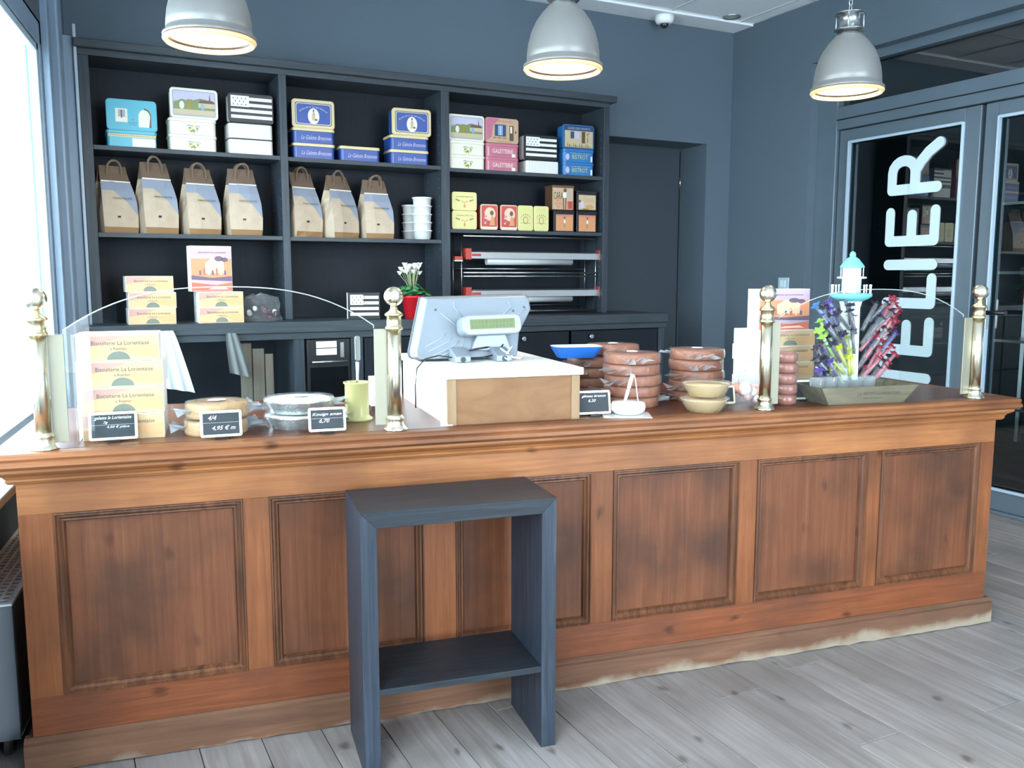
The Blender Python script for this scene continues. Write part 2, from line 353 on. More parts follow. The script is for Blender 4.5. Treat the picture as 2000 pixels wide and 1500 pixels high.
MB().tube([(-.09, .58, 1.09), (-.09, .46, 1.092)], .0125, 10).build('door_handle', M_black, l2)
# workshop lettering on the pane, read from bottom to top: ATELIER
def stroke(mb, p, w, m=0):
    """a polyline with round ends as a thin plate: every leg its own capsule; coordinates (y, z) of the pane"""
    for (a, b) in zip(p[:-1], p[1:]):
        a = Vector(a); b = Vector(b); d = (b-a).normalized(); t = math.atan2(d.y, d.x); pts = []
        for i in range(9): u = t+PI/2+PI*i/8; pts.append((a.x+w/2*math.cos(u), a.y+w/2*math.sin(u)))
        for i in range(9): u = t-PI/2+PI*i/8; pts.append((b.x+w/2*math.cos(u), b.y+w/2*math.sin(u)))
        q = len(mb.f)*.00004; mb.prism(pts, -.0035-q, -.0005, m, 'x')
M_let = mat('frosted_letter_film', '#c3d6de', .55)
YL, YR, SW = 1.325-.03, .955+.03, .062      # cap height runs from YR (foot of a letter) to YL (its top)
def letter(nm, segs, z0):
    mb = MB(); 
    for s_ in segs: stroke(mb, [(YR+(YL-YR)*v, z0+u) for (u, v) in s_], SW)
    mb.build(nm, M_let, l1)
Z = dict(A=.30, T=.585, E=.815+.03, L=1.095+.03, I=1.352, e=1.462+.03, R=1.765+.03)
letter('letter', [[(0, 0), (.11, 1), (.22, 0)], [(.05, .3), (.17, .3)]], Z['A'])
letter('letter', [[(0, 1), (.20, 1)], [(.1, 1), (.1, 0)]], Z['T'])
for k in ('E', 'e'): letter('letter', [[(.17, 1), (0, 1), (0, 0), (.17, 0)], [(0, .5), (.15, .5)]], Z[k])
letter('letter', [[(0, 1), (0, 0), (.145, 0)]], Z['L'])
letter('letter', [[(0, 0), (0, 1)]], Z['I'])
cv = [(.10+.068*math.sin(t), .735+.265*math.cos(t)) for t in [PI*i/8 for i in range(9)]]
letter('letter', [[(0, 0), (0, 1)], [(0, 1)]+cv+[(0, .47)], [(.10, .47), (.15, .36), (.20, .2), (.245, -.03)]], Z['R'])
# the dark workshop behind
wk = MB(); wk.box(7.1, 7.3, -2.5, 3.4, 0, H).box(4.8, 7.3, 3.2, 3.4, 0, H).box(4.8, 7.3, -2.6, -2.4, 0, H)
o = struct(wk.build('wall_workshop', mat('workshop_wall', '#3b444a', .8, bump=.1, bscale=60))); o.rotation_euler.z = BA
o = struct(MB().box(4.8, 7.3, -2.6, 3.4, 2.8, 2.9).build('ceiling_workshop', mat('workshop_ceiling', '#596067', .8))); o.rotation_euler.z = BA
# a dim shelving rack in there
rk = thing('storage_rack', 'dim steel storage rack seen through the workshop door glass', 'rack', W(6.3, .55), BA)
for x, y in ((0, 0), (0, 1.2), (.4, 0), (.4, 1.2)): MB().box(x, x+.03, y, y+.03, 0, 2.0).build('post', M_steel, rk)
for z in (.3, .8, 1.3, 1.8): MB().box(0, .43, 0, 1.23, z, z+.02).build('shelf', M_steel, rk)
# outside
g = struct(MB().box(-14, XW-.05, -12, 12, -.25, -.15).box(XW-.22, 8, -14, -4.76, -.25, -.15).build('ground', mat('pavement', '#eef1f3', .8, var=.15, bscale=3)))
hg = MB(); random.seed(3)
for i in range(60): hg.ball((-9+random.uniform(-.5, .5), -3+i*.16, random.uniform(0, 1.1)), random.uniform(.25, .45), 8, n=6)
tag(hg.build('hedge', mat('hedge_green', '#7f9a78', .9, bump=1, bscale=30, var=.4)), 'low pale green hedge outside beyond the left window', 'hedge')

# ------------------------------------------------------------------ radiator under the window
ra = thing('radiator', 'grey panel radiator with slotted top grille left of the counter', 'radiator', (-.115, .08, 0))
M_rad = mat('radiator_grey', '#6b7075', .4)
MB().box(-.062, .07, 0, .004, .055, .425).box(-.062, .07, 1.7, 1.704, .055, .425).box(.066, .07, 0, 1.704, .055, .425).box(-.062, -.058, 0, 1.704, .055, .425).build('casing', M_rad, ra, bevel=.004)
tg = MB(); tg.box(-.062, .07, 0, .02, .425, .431).box(-.062, -.052, .02, 1.7, .425, .431).box(.060, .07, .02, 1.7, .425, .431)
for i in range(5): x = -.052+i*.0235; tg.box(x+.013, x+.019, .02, 1.7, .426, .431)
y = .02
while y < 1.7: tg.box(-.052, .06, y+.022, y+.029, .425, .430); y += .03
tg.build('top_grille', mat('pale_grille', '#dfe6ea', .35), ra)
MB().box(-.05, .056, .01, 1.69, .08, .37).build('heating_core', mat('core_grey', '#8a939a', .6), ra)
for y in (.04, 1.6): MB().lathe([(.012, 0), (.012, .09)], .03, y, 12).build('foot_pipe', M_steel, ra)
MB().tube([(.0, -.05, .07), (.0, 0.005, .07)], .018, 12).tube([(0, -.05, .07), (0, -.05, 0)], .008, 8).build('valve', M_steel, ra)

# ------------------------------------------------------------------ old wooden counter
ct = thing('shop_counter', 'long old brown pine shop counter with six framed panels', 'counter', (0, 0, 0))
wc = dict(rough=.42, blotch=.7, knots=.65, bump=.3)
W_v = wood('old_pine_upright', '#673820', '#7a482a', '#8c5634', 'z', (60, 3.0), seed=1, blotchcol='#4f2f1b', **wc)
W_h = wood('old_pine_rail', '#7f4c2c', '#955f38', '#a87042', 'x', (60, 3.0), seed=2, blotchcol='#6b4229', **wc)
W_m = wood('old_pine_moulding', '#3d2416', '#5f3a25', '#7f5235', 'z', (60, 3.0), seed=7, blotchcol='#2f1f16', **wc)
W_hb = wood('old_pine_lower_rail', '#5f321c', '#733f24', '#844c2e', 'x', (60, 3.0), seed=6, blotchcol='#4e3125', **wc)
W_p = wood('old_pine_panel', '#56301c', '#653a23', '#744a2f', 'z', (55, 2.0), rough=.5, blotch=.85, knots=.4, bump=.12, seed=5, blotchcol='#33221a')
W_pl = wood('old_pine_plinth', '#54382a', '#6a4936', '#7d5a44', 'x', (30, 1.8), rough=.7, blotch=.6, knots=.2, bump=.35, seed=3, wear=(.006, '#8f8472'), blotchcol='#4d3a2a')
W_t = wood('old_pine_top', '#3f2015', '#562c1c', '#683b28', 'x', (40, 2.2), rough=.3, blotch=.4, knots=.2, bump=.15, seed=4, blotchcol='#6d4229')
L_ = 3.172
# slab: moulded nosing swept round front and ends
sl = MB()
prof = [(0, .85), (-.046, .85), (-.053, .846), (-.055, .838), (-.052, .832), (-.057, .828), (-.058, .818), (-.052, .812), (-.044, .809), (0, .809)]
sl.box(0, L_, .0005, .75, .812, .8505)
def sweep(mb, prof, ox0, ox1, ydep, m=0):
    """profile (outward offset, z) carried along left end, front and right end with mitred corners"""
    path = []
    for (o_, z) in prof: path.append([(ox0+o_, ydep, z), (ox0+o_, o_, z), (ox1-o_, o_, z), (ox1-o_, ydep, z)])
    n = len(prof); v = [p for q in path for p in q]
    f = []
    for j in range(n-1):
        for k in range(3): f.append((j*4+k, j*4+k+1, (j+1)*4+k+1, (j+1)*4+k))
    mb.add(v, f, m); mb.add([q[0] for q in path], [tuple(range(n))], m); mb.add([q[3] for q in path], [tuple(range(n))], m)
sl.build('countertop', W_t, ct, bevel=.0012, bseg=1)
sl = MB(); sweep(sl, prof, 0, L_, .75); sl.build('nosing', wood('old_pine_nosing', '#6a4027', '#835231', '#97623d', 'x', (50, 2.5), seed=8, blotchcol='#56321f', **wc), ct)
cvp = [(0, .809), (-.040, .809), (-.040, .801), (-.034, .795), (-.024, .789), (-.018, .780), (-.020, .776), (-.014, .768), (0, .765)]
cm_ = MB(); sweep(cm_, cvp, 0, L_, .70); cm_.build('cornice_moulding', W_h, ct)
# plinth
ppr = [(0, .094), (-.004, .094), (-.012, .088), (-.012, .082), (-.02, .078), (-.02, 0), (0, 0)]
pb = MB(); n_ = 60; 
v = []; f = []
for i in range(n_+1):                                   # front of the plinth with a slightly ragged foot
    x = -.02+(L_+.04)*i/n_
    for (o_, z) in ppr[:-1]:
        zz = z if z > .01 else random.uniform(.0, .006)
        v.append((x, o_ + (random.uniform(-.001, .001) if z < .01 else 0), zz))
k = len(ppr)-1
for i in range(n_):
    for j in range(k-1): f.append((i*k+j, (i+1)*k+j, (i+1)*k+j+1, i*k+j+1))
pb.add(v, f); pb.add(v[:k], [tuple(range(k))]); pb.add(v[-k:], [tuple(range(k))])
pb.box(-.02, L_+.02, 0, .015, 0.0, .094).box(-.02, 0, 0, .70, 0, .08).box(L_, L_+.02, 0, .70, 0, .08).build('plinth', W_pl, ct)
PX = [(.080, .541), (.611, 1.042), (1.138, 1.572), (1.646, 2.096), (2.167, 2.609), (2.668, 3.105)]
Z0, Z1 = .197, .684
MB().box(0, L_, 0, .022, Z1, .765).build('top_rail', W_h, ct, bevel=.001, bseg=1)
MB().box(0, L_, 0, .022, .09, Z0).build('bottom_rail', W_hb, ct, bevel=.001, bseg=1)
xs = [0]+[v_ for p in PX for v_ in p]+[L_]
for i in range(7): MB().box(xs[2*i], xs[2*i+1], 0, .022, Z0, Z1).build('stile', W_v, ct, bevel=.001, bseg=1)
for (x0, x1) in PX:
    md = MB()                                           # moulding frame, mitred
    pr = [(.0, .002), (.0, -.0045), (.004, -.005), (.007, .001), (.012, .0005), (.018, .006), (.022, .005), (.026, .014), (.026, .022)]
    def ring(o_, y): return [(x0+o_, y, Z0+o_), (x1-o_, y, Z0+o_), (x1-o_, y, Z1-o_), (x0+o_, y, Z1-o_)]
    vv = [p for (o_, y) in pr for p in ring(o_, y)]; ff = []
    for j in range(len(pr)-1):
        for q in range(4): ff.append((j*4+q, j*4+(q+1) % 4, (j+1)*4+(q+1) % 4, (j+1)*4+q))
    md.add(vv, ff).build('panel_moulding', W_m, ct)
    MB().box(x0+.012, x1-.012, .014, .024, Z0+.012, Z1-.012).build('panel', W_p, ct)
MB().box(0, .022, .022, .70, .0, .765).box(L_-.022, L_, .022, .70, .0, .765).build('end_board', W_v, ct)
MB().box(.022, L_-.022, .1, .68, .35, .37).box(.022, L_-.022, .024, .1, .09, .11).build('inner_shelf', W_h, ct)

# ------------------------------------------------------------------ dark side table in front
st = thing('side_table', 'dark slate veneer open side table standing before the counter', 'table', (1.073, -.18, 0))
sw, sd, sh, th = .262, .13, .70, .042
W_sv = wood('stool_veneer_upright', '#1f242c', '#2c333d', '#3b4450', 'z', (110, 4), .4, .15, bump=.2)
W_sh = wood('stool_veneer_top', '#181c21', '#22282e', '#2e353c', 'x', (110, 4), .45, .15, bump=.2)
MB().prism([(-sw, 0), (-sw+th, 0), (-sw+th, sh-th), (-sw, sh)], -sd, sd).build('side_panel', W_sv, st, bevel=.0012)
MB().prism([(sw, 0), (sw, sh), (sw-th, sh-th), (sw-th, 0)], -sd, sd).build('side_panel', W_sv, st, bevel=.0012)
MB().prism([(-sw, sh), (-sw+th, sh-th), (sw-th, sh-th), (sw, sh)], -sd, sd).build('top_panel', W_sh, st, bevel=.0012)
MB().box(-sw+th, sw-th, -sd, sd, .217, .234).build('shelf', W_sh, st, bevel=.001)

# ------------------------------------------------------------------ wall shelving (bookcase) and back counter
bk = thing('shelving_unit', 'wide slate grey shelving of three bays on back wall', 'shelving', W(0, 0), BA)
BF = 2.324
for a0, a1 in ((.250, .298), (1.197, 1.237), (2.115, 2.168), (3.222, 3.262)):
    MB().box(a0, a1, BF, 2.61, 1.05, 2.335).build('upright', M_side, bk, bevel=.002)
    pin = MB()
    for k in range(22):
        for s_ in ((a0-.0008, a0), (a1, a1+.0008)): pin.box(s_[0], s_[1], BF+.03, BF+.035, 1.14+k*.05, 1.145+k*.05).box(s_[0], s_[1], 2.54, 2.545, 1.14+k*.05, 1.145+k*.05)
    o = pin.build('pin_holes', M_steel, bk); o['kind'] = 'stuff'
MB().box(.250, 3.262, BF, 2.61, 2.335, 2.365).build('top_board', M_sideh, bk, bevel=.002)
MB().box(.235, 3.30, BF-.03, 2.61, 2.365, 2.405).build('cornice', M_sideh, bk, bevel=.004)
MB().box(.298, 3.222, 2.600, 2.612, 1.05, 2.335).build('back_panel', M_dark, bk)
for a0, a1, z in ((.298, 1.197, 1.918), (.298, 1.197, 1.497), (1.237, 2.115, 1.916), (1.237, 2.115, 1.495), (2.168, 3.222, 1.910), (2.168, 3.222, 1.560)):
    MB().box(a0, a1, BF+.008, 2.60, z-.022, z).build('shelf', M_sideh, bk, bevel=.0015)
bc = thing('back_counter', 'dark back counter with drawers and open bays under wall shelving', 'cabinet', W(0, 0), BA)
MB().box(.21, 3.60, 2.12, 2.62, .99, 1.048).build('worktop', M_sideh, bc, bevel=.004)
MB().box(.21, 3.60, 2.135, 2.15, .955, .99).build('front_rail', M_sideh, bc, bevel=.002)
for a0, a1 in ((.22, .26), (1.195, 1.25), (1.505, 1.57), (3.54, 3.585)): MB().box(a0, a1, 2.14, 2.6, 0, .955).build('upright', M_side, bc, bevel=.002)
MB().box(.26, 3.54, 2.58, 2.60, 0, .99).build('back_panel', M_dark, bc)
MB().box(.26, 3.54, 2.16, 2.6, .06, .08).build('bottom_board', M_darkh, bc)
for i, (a0, a1) in enumerate(((1.58, 2.21), (2.23, 2.87), (2.89, 3.53))):
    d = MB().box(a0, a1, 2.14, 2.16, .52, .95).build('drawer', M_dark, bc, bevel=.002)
    if i: MB().lathe([(.006, 0), (.006, .012), (.015, .014), (.015, .024), (.012, .026)], 0, 0, 14).build('knob', M_steel, d)
    if i:
        k = d.children[0]; k.rotation_euler = (PI/2, 0, 0); k.location = ((a0+a1)/2 if i == 1 else 3.02, 2.14, .915)
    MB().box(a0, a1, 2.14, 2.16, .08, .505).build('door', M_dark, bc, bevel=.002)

# ------------------------------------------------------------------ tins
P_ = {}
def cm(name, c, r=.35, **k): return mat(name, [v*.72 for v in lin(c)[:3]], r, **k)
K_ = dict(teal=cm('ink_teal', '#57b9cf'), cream=cm('ink_cream', '#f0ecd9'), white=cm('ink_white', '#f4f4f2'), black=cm('ink_black', '#131317'),
          blue=cm('ink_blue', '#2c4f9e'), gold=cm('ink_gold', '#e3cf9b'), pink=cm('ink_pink', '#c9728a'), tan=cm('ink_tan', '#c9ab8a'), green=cm('ink_green', '#7c8c58'),
          grey=cm('ink_grey', '#a7adb8'), brown=cm('ink_brown', '#6a4b35'), dkblue=cm('ink_dark_blue', '#2f4a72'), yellow=cm('ink_yellow', '#e8e19a'),
          red=cm('ink_red', '#c9473d'), orange=cm('ink_orange', '#d99a6c'), lime=cm('ink_lime', '#cdd36a'), sky=cm('ink_sky', '#8fb0cf'), bblue=cm('ink_bistro_blue', '#2f78b8'),
          sand=cm('ink_sand', '#cdbb98'), lav=cm('ink_lavender', '#c9c3dd'), skin=cm('ink_skin', '#e8c8ae'), olive=cm('ink_olive', '#8f8a3a'))
KN = list(K_); KM = [K_[k] for k in KN]
def ink(n): return KN.index(n)
def tin(name, w, d, h, body, lid, cat='tin', r=.018, lidh=.016, side_art=None, lid_art=None):
    t = thing(name, 'tin', cat)
    MB().prism(rrect(w-.006, d-.006, r), 0, h-lidh, ax='z').build('body', K_[body], t, bevel=.0015)
    lb = MB(); lb.prism(rrect(w, d, r), h-lidh, h-.002, ax='z').prism(rrect(w-.006, d-.006, r-.003), h-.002, h, ax='z'); lb.build('lid', K_[lid], t, bevel=.001)
    p = MB()
    if side_art: side_art(p, -d/2+.003-.0009, w, h-lidh)
    if lid_art: lid_art(p, h+.0009, w, d)
    if p.v: p.build('print', KM, t)
    return t
def sidetext(p, txt, y, zc, w=None, h=None, m='white', shear=0, xc=0):
    p.text(txt, w=w, h=h, M=T(xc, y, zc), m=ink(m), shear=shear)
def lidtext(p, txt, z, xc, yc, w=None, h=None, m='white', shear=0, rot=0):
    p.text(txt, w=w, h=h, M=T(xc, yc, z) @ Rz(rot), m=ink(m), shear=shear, ax='z')
# teal tin: blue wall with shuttered window, arch and bicycle
def a_teal(p, z, w, d):
    p.flat(rect(-.075, -.02, -.035, .03), z, ink('cream'), 'z'); p.flat(rect(-.062, -.03, -.01, .025), z+.0003, ink('grey'), 'z'); p.flat(rect(-.05, -.044, -.015, .022), z+.0005, ink('brown'), 'z')
    p.flat([(.03, -.055), (.085, -.055)]+ell(.0575, -.005, .0275, .035, 12, 0, PI), z, ink('cream'), 'z')
    p.flat([(.078, -.055), (.088, -.055), (.088, 0)]+ell(.0575, -.003, .031, .04, 8, 0, PI/2)[1:]+ell(.0575, -.005, .0265, .034, 8, 0, PI/2)[::-1], z+.0003, ink('brown'), 'z')
    for cx in (-.008, .012): p.add([(cx+r_*math.cos(t), -.04+r_*math.sin(t), z+.0004) for t in [2*PI*i/12 for i in range(12)] for r_ in (.008, .0065)], [(2*i, 2*i+1, (2*i+3) % 24, (2*i+2) % 24) for i in range(12)], ink('brown'))
    p.flat(rect(-.004, .010, -.022, -.020), z+.0004, ink('brown'), 'z')
def s_teal(p, y, w, h):
    p.flat(rect(-w*.47, w*.47, h-.016, h-.002), y, ink('gold')); 
    for i in range(26): p.flat(rect(-w*.46+i*w*.0355, -w*.46+i*w*.0355+.003, h-.012, h-.006), y-.0003, ink('brown'))
    p.flat(rect(0, w*.46, .004, h-.02), y, ink('cream'))
tins = {}
tins['teal'] = tin('biscuit_tin', .232, .150, .080, 'teal', 'teal', side_art=s_teal, lid_art=a_teal)
# village tin: pale with flower sprig
def a_vill(p, z, w, d):
    p.flat(rrect(w-.024, d-.024, .010), z, ink('grey'), 'z'); p.flat(rect(-.1, .1, .012, .058), z+.0002, ink('lav'), 'z')
    p.flat([(-.1, .0), (-.06, .02), (-.02, .012), (.03, .028), (.1, .015), (.1, -.03), (-.1, -.03)], z+.0004, ink('green'), 'z')
    p.flat(rect(-.035, -.008, -.03, .02), z+.0006, ink('olive'), 'z'); p.flat(rect(.02, .1, -.018, .005), z+.0006, ink('sand'), 'z')
    p.flat([(.02, .005), (.03, .02), (.09, .02), (.1, .005)], z+.0008, ink('brown'), 'z'); p.flat(ell(-.06, -.01, .012, .02, 10), z+.0006, ink('cream'), 'z')
    p.flat(ell(.04, -.012, .008, .018, 8), z+.0009, ink('sky'), 'z'); p.flat([(-.1, -.03), (.1, -.03), (.1, -.055), (-.1, -.055)], z+.0005, ink('sand'), 'z')
    p.flat([(.072, .02), (.076, .055), (.08, .02)], z+.001, ink('brown'), 'z')
def s_vill(p, y, w, h):
    rr = random.Random(4); z = h/2
    for i in range(14): cx, cz = rr.uniform(-.02, .028), z+rr.uniform(-.018, .014); p.flat(ell(cx, cz, .007, .005, 7), y-.0001*i, ink(rr.choice(['lime', 'olive', 'lime', 'green'])))
    for i in range(6): t = rr.uniform(2.4, 3.4) if i % 2 else rr.uniform(-.3, .7); c_, s_ = math.cos(t), math.sin(t); p.flat([(.003, z+.012), (.003+.035*c_, z+.012+.012*s_), (.003+.03*c_, z+.008+.012*s_)], y-.0016-.0001*i, ink('grey'))
    p.flat([(0, z-.01), (.004, z-.028), (.006, z-.028), (.005, z-.01)], y-.0022, ink('olive'))
tins['vill'] = tin('biscuit_tin', .232, .150, .080, 'cream', 'cream', side_art=s_vill, lid_art=a_vill)
# striped tin: black with white bars and a field of ermine spots
def a_flag(p, z, w, d):
    x0, x1 = -w/2+.014, w/2-.008; zt = d/2-.014; hs = (d-.028)/9*1.15
    for k in range(4):
        yt = zt-.006-k*2*hs*.98; p.flat(rect(x0, x1, yt-hs*1.05, yt), z, ink('white'), 'z')
    p.flat(rect(x0, x0+w*.40, zt-hs*3.55, zt), z+.0004, ink('white'), 'z')
    for r_ in range(3):
        for c_ in range(4 if r_ != 1 else 3):
            cx = x0+.013+c_*.021+(.0105 if r_ == 1 else 0); cy = zt-.011-r_*.0155
            p.flat([(cx-.004, cy-.005), (cx+.004, cy-.005), (cx+.001, cy+.001), (cx, cy+.006), (cx-.001, cy+.001)], z+.0008, ink('black'), 'z')
def s_grid(p, y, w, h):
    p.flat(rect(-w/2+.016, w/2-.016, .002, h-.001), y, ink('white'))
    for i in range(24): x = -w/2+.02+i*(w-.04)/23; p.flat(rect(x, x+.0011, .002, h-.001), y-.0003, ink('grey'))
tins['flag'] = tin('biscuit_tin', .232, .150, .080, 'white', 'black', side_art=s_grid, lid_art=a_flag, lidh=.006)
# blue tin with gold rims and a white oval medallion
def a_blue(p, z, w, d):
    for r_, c_ in ((.010, 'gold'), (.016, 'blue'), (.020, 'gold'), (.024, 'blue')): p.flat(rrect(w-2*r_, d-2*r_, .012), z+.02*r_, ink(c_), 'z')
    z += .0008; p.flat(ell(0, -.012, .031, .042, 28), z, ink('white'), 'z')
    p.flat([(-.010, -.034), (.012, -.034), (.008, .0), (.002, .014), (-.004, .012), (-.008, 0)], z+.0003, ink('sand'), 'z'); p.flat(ell(0, .018, .005, .006, 10), z+.0004, ink('brown'), 'z')
    p.flat([(.004, -.034), (.02, -.034), (.022, -.026), (.01, -.024)], z+.0005, ink('brown'), 'z'); p.flat([(-.008, -.002), (.006, .008), (.01, -.01)], z+.0005, ink('tan'), 'z')
    tx = 'Biscuiterie La Lorientaise'; n = len(tx)
    for i, ch in enumerate(tx):
        if ch == ' ': continue
        u = (i-(n-1)/2)/(n-1); an = -u*1.25; R_ = .125
        lidtext(p, ch, z+.0003, -math.sin(an)*R_, -.088+math.cos(an)*R_, h=.0075 if ch.islower() else .010, m='lav', rot=an, shear=.3)
def s_blue(p, y, w, h):
    p.flat(rect(-w/2+.016, -w/2+.018, .003, h-.002), y, ink('lav')); sidetext(p, 'La Galette Bretonne', y, h*.48, w=w*.72, h=.022, m='lav', shear=.5, xc=.012)
tins['blue'] = tin('biscuit_tin', .232, .150, .080, 'blue', 'gold', side_art=s_blue, lid_art=a_blue)
# pink tin with cottage front
def a_pink(p, z, w, d):
    p.flat(rrect(w-.008, d-.008, .015), z, ink('tan'), 'z'); p.flat([(-w/2+.006, d/2-.02), (-w/2+.02, d/2-.006), (-.02, d/2-.006), (-.06, .03), (-.07, -.04), (-w/2+.006, -.06)], z+.0003, ink('pink'), 'z')
    p.flat(rect(-.05, .025, -.032, .036), z+.0005, ink('dkblue'), 'z'); p.flat(rect(-.028, .003, -.026, .03), z+.0007, ink('sky'), 'z')
    for x in (-.013,): p.flat(rect(x-.001, x+.001, -.026, .03), z+.0009, ink('white'), 'z')
    p.flat(rect(.048, .076, -.055, .034), z+.0005, ink('brown'), 'z'); p.flat(rect(.053, .066, -.01, .028), z+.0007, ink('cream'), 'z'); p.flat(ell(.09, -.003, .005, .007, 8), z+.0007, ink('black'), 'z')
    for i in range(9): p.flat(ell(-.055+i*.011, -.042, .006, .005, 6), z+.0008+i*1e-5, ink(['red', 'green', 'orange'][i % 3]), 'z')
    lidtext(p, 'COMPTOIR DES MERS', z+.0008, .012, .055, w=.115, h=.009, m='red'); lidtext(p, 'COMPTOIR DES MERS', z+.0009, .012, -.064, w=.1, h=.006, m='red')
def s_pink(p, y, w, h):
    sidetext(p, 'GALETTERIE', y, h*.55, w=w*.62, h=.024, m='cream'); sidetext(p, 'BISCUITS ARTISANAUX', y, h*.22, w=w*.5, h=.006, m='brown', xc=-.005)
    p.flat(rect(w/2-.052, w/2-.028, .004, .022), y-.0004, ink('cream')); p.flat(rect(-w/2+.014, -w/2+.017, .006, h-.01), y, ink('cream'))
tins['pink'] = tin('biscuit_tin', .222, .150, .080, 'pink', 'pink', side_art=s_pink, lid_art=a_pink)
# harbour cafe tin
def a_bis(p, z, w, d):
    p.flat(rrect(w-.010, d-.010, .014), z, ink('dkblue'), 'z'); p.flat([(-w/2+.012, -d/2+.012), (w/2-.012, -d/2+.012), (w/2-.012, .038), (-w/2+.012, .038)], z+.0003, ink('sand'), 'z')
    lidtext(p, 'CAFE DES PORTS', z+.0006, 0, .052, w=.16, h=.012, m='lav')
    p.flat(rect(-.06, -.035, -.01, .032), z+.0005, ink('dkblue'), 'z'); p.flat(rect(-.03, .004, -.01, .032), z+.0005, ink('lav'), 'z'); p.flat(rect(.02, .045, -.035, .035), z+.0005, ink('brown'), 'z')
    for i in range(12): x = -.085+i*.0145; p.flat([(x, -.06), (x+.01, -.06), (x+.004, -.03-.01*(i % 3))], z+.0007, ink(['olive', 'brown', 'green'][i % 3]), 'z')
    p.flat([(.06, -.03), (.063, .03), (.066, -.03)], z+.0007, ink('brown'), 'z'); p.flat([(.055, .02), (.078, .03), (.078, .026), (.055, .015)], z+.0008, ink('brown'), 'z')
def s_bis(p, y, w, h):
    sidetext(p, 'BISTROT', y, h*.52, w=w*.5, h=.026, m='lime', xc=.008); sidetext(p, 'CAFE DES PORTS', y, h*.86, w=w*.66, h=.006, m='lav', xc=.01)
    p.flat(ell(-w/2+.032, h*.5, .014, .02, 12), y, ink('lav')); p.flat(rect(w/2-.028, w/2-.016, .006, .04), y, ink('cream'))
tins['bis'] = tin('biscuit_tin', .226, .150, .080, 'bblue', 'bblue', side_art=s_bis, lid_art=a_bis)
def shelf_tin(kind, ac, zbase, standing, label, group, yaw=0, bf=2.345):
    d, h = .150, .080
    if standing: return place(tins[kind], W(ac, bf+h, zbase+d/2), (PI/2, 0, BA+yaw), label, group)
    return place(tins[kind], W(ac, bf+d/2, zbase), (0, 0, BA+yaw), label, group)
G1 = 'biscuit tins on the top shelf'
def stack(kind, ac, zs, nflat, stand, lab_flat, lab_stand, bf=2.345, yaw=0, sdx=0):
    for k in range(nflat): shelf_tin(kind, ac, zs+k*.0805, False, lab_flat[k], G1, yaw, bf)
    if stand: shelf_tin(kind, ac+sdx, zs+nflat*.0805, True, lab_stand, G1, yaw, bf+.012)
S1, S2, S3 = 1.918, 1.916, 1.910
stack('teal', .476, S1+.0, 1, True, ['turquoise biscuit tin lying flat with beaded gold rim, far left'], 'turquoise tin stood upright showing a house wall with arch and bicycle', sdx=.004)
stack('vill', .764, S1, 2, True, ['cream tin with flower sprig lying lowest beside the turquoise tins', 'cream flower tin lying in the middle beside the turquoise tins'], 'pale village picture tin stood up right of the turquoise tin', sdx=.012)
stack('flag', 1.052, S1, 2, True, ['white gridded black lidded tin, lowest in the left bay', 'white gridded tin lying directly under the standing striped tin, left bay'], 'black and white striped tin stood up at the right of left bay', sdx=.006)
stack('blue', 1.385, S2, 2, True, ['navy tin with gold lid, lowest of stack left in middle bay', 'navy gold lidded tin lying second in stack left in middle bay'], 'navy tin with oval medallion stood up, left in middle bay', sdx=.002)
stack('blue', 1.642, S2, 1, False, ['single navy gold lidded tin lying between the two navy stacks'], '')
stack('blue', 1.935, S2, 2, True, ['navy tin with gold lid, lowest of stack right in middle bay', 'navy gold lidded tin lying second in stack right in middle bay'], 'navy tin with oval medallion stood up, right in middle bay', sdx=.018, yaw=-.03)
stack('vill', 2.291, S3, 2, True, ['cream tin with flower sprig lying lowest beside the pink tins', 'cream flower tin lying in the middle beside the pink tins'], 'green village picture tin stood up left of the pink tin')
stack('pink', 2.523, S3, 2, True, ['pink tin lettered GALETTERIE lying lowest in its stack', 'pink tin lettered GALETTERIE lying second in its stack'], 'pink tin stood up showing a cottage window and door')
stack('flag', 2.80, S3, 1, True, ['white gridded tin lying alone under a striped tin, right bay'], 'black and white striped tin stood up between pink and blue tins', sdx=-.010, yaw=-.03)
stack('bis', 3.055, S3, 2, True, ['blue tin lettered BISTROT lying lowest at the right end', 'blue tin lettered BISTROT lying second at the right end'], 'blue cafe picture tin stood up at the right end', sdx=.004, yaw=-.02)

# small tins on the second shelf of the right bay
Z3 = 1.560
def front_tin(name, w, h, d, col, art, r=.014, two=None):
    """upright tin whose rounded face looks at the room; local origin bottom centre, front at y=0"""
    t = thing(name, 'tin', 'tin')
    MB().prism(rrect(w-.004, h-.004, r, cy=h/2), .010, d).build('body', K_[two or col], t, bevel=.001)
    MB().prism(rrect(w, h, r, cy=h/2), 0, .012).build('lid', K_[col], t, bevel=.002)
    p = MB(); art(p, -.0008, w, h); p.build('print', KM, t); return t
def art_yel(p, y, w, h):
    sidetext(p, 'CARAMELS BRETONS', y, h*.74, w=w*.7, h=.007, m='brown')
    for s_ in (-1, 1):
        for i in range(3): p.flat([(s_*(.03+i*.009), h*.5+i*.003), (s_*(.036+i*.009), h*.5+.010+i*.003), (s_*(.039+i*.009), h*.5-.002+i*.003)], y, ink('brown'))
    for i in range(5): p.flat(ell(-.018+i*.009, h*.42-abs(i-2)*-.004, .004, .004, 7), y-.0002*i, ink('orange'))
    p.flat(ell(0, h*.25, .007, .012, 8), y, ink('orange'))
ft = {}
ft['yel'] = front_tin('sweet_tin', .160, .108, .075, 'yellow', art_yel)
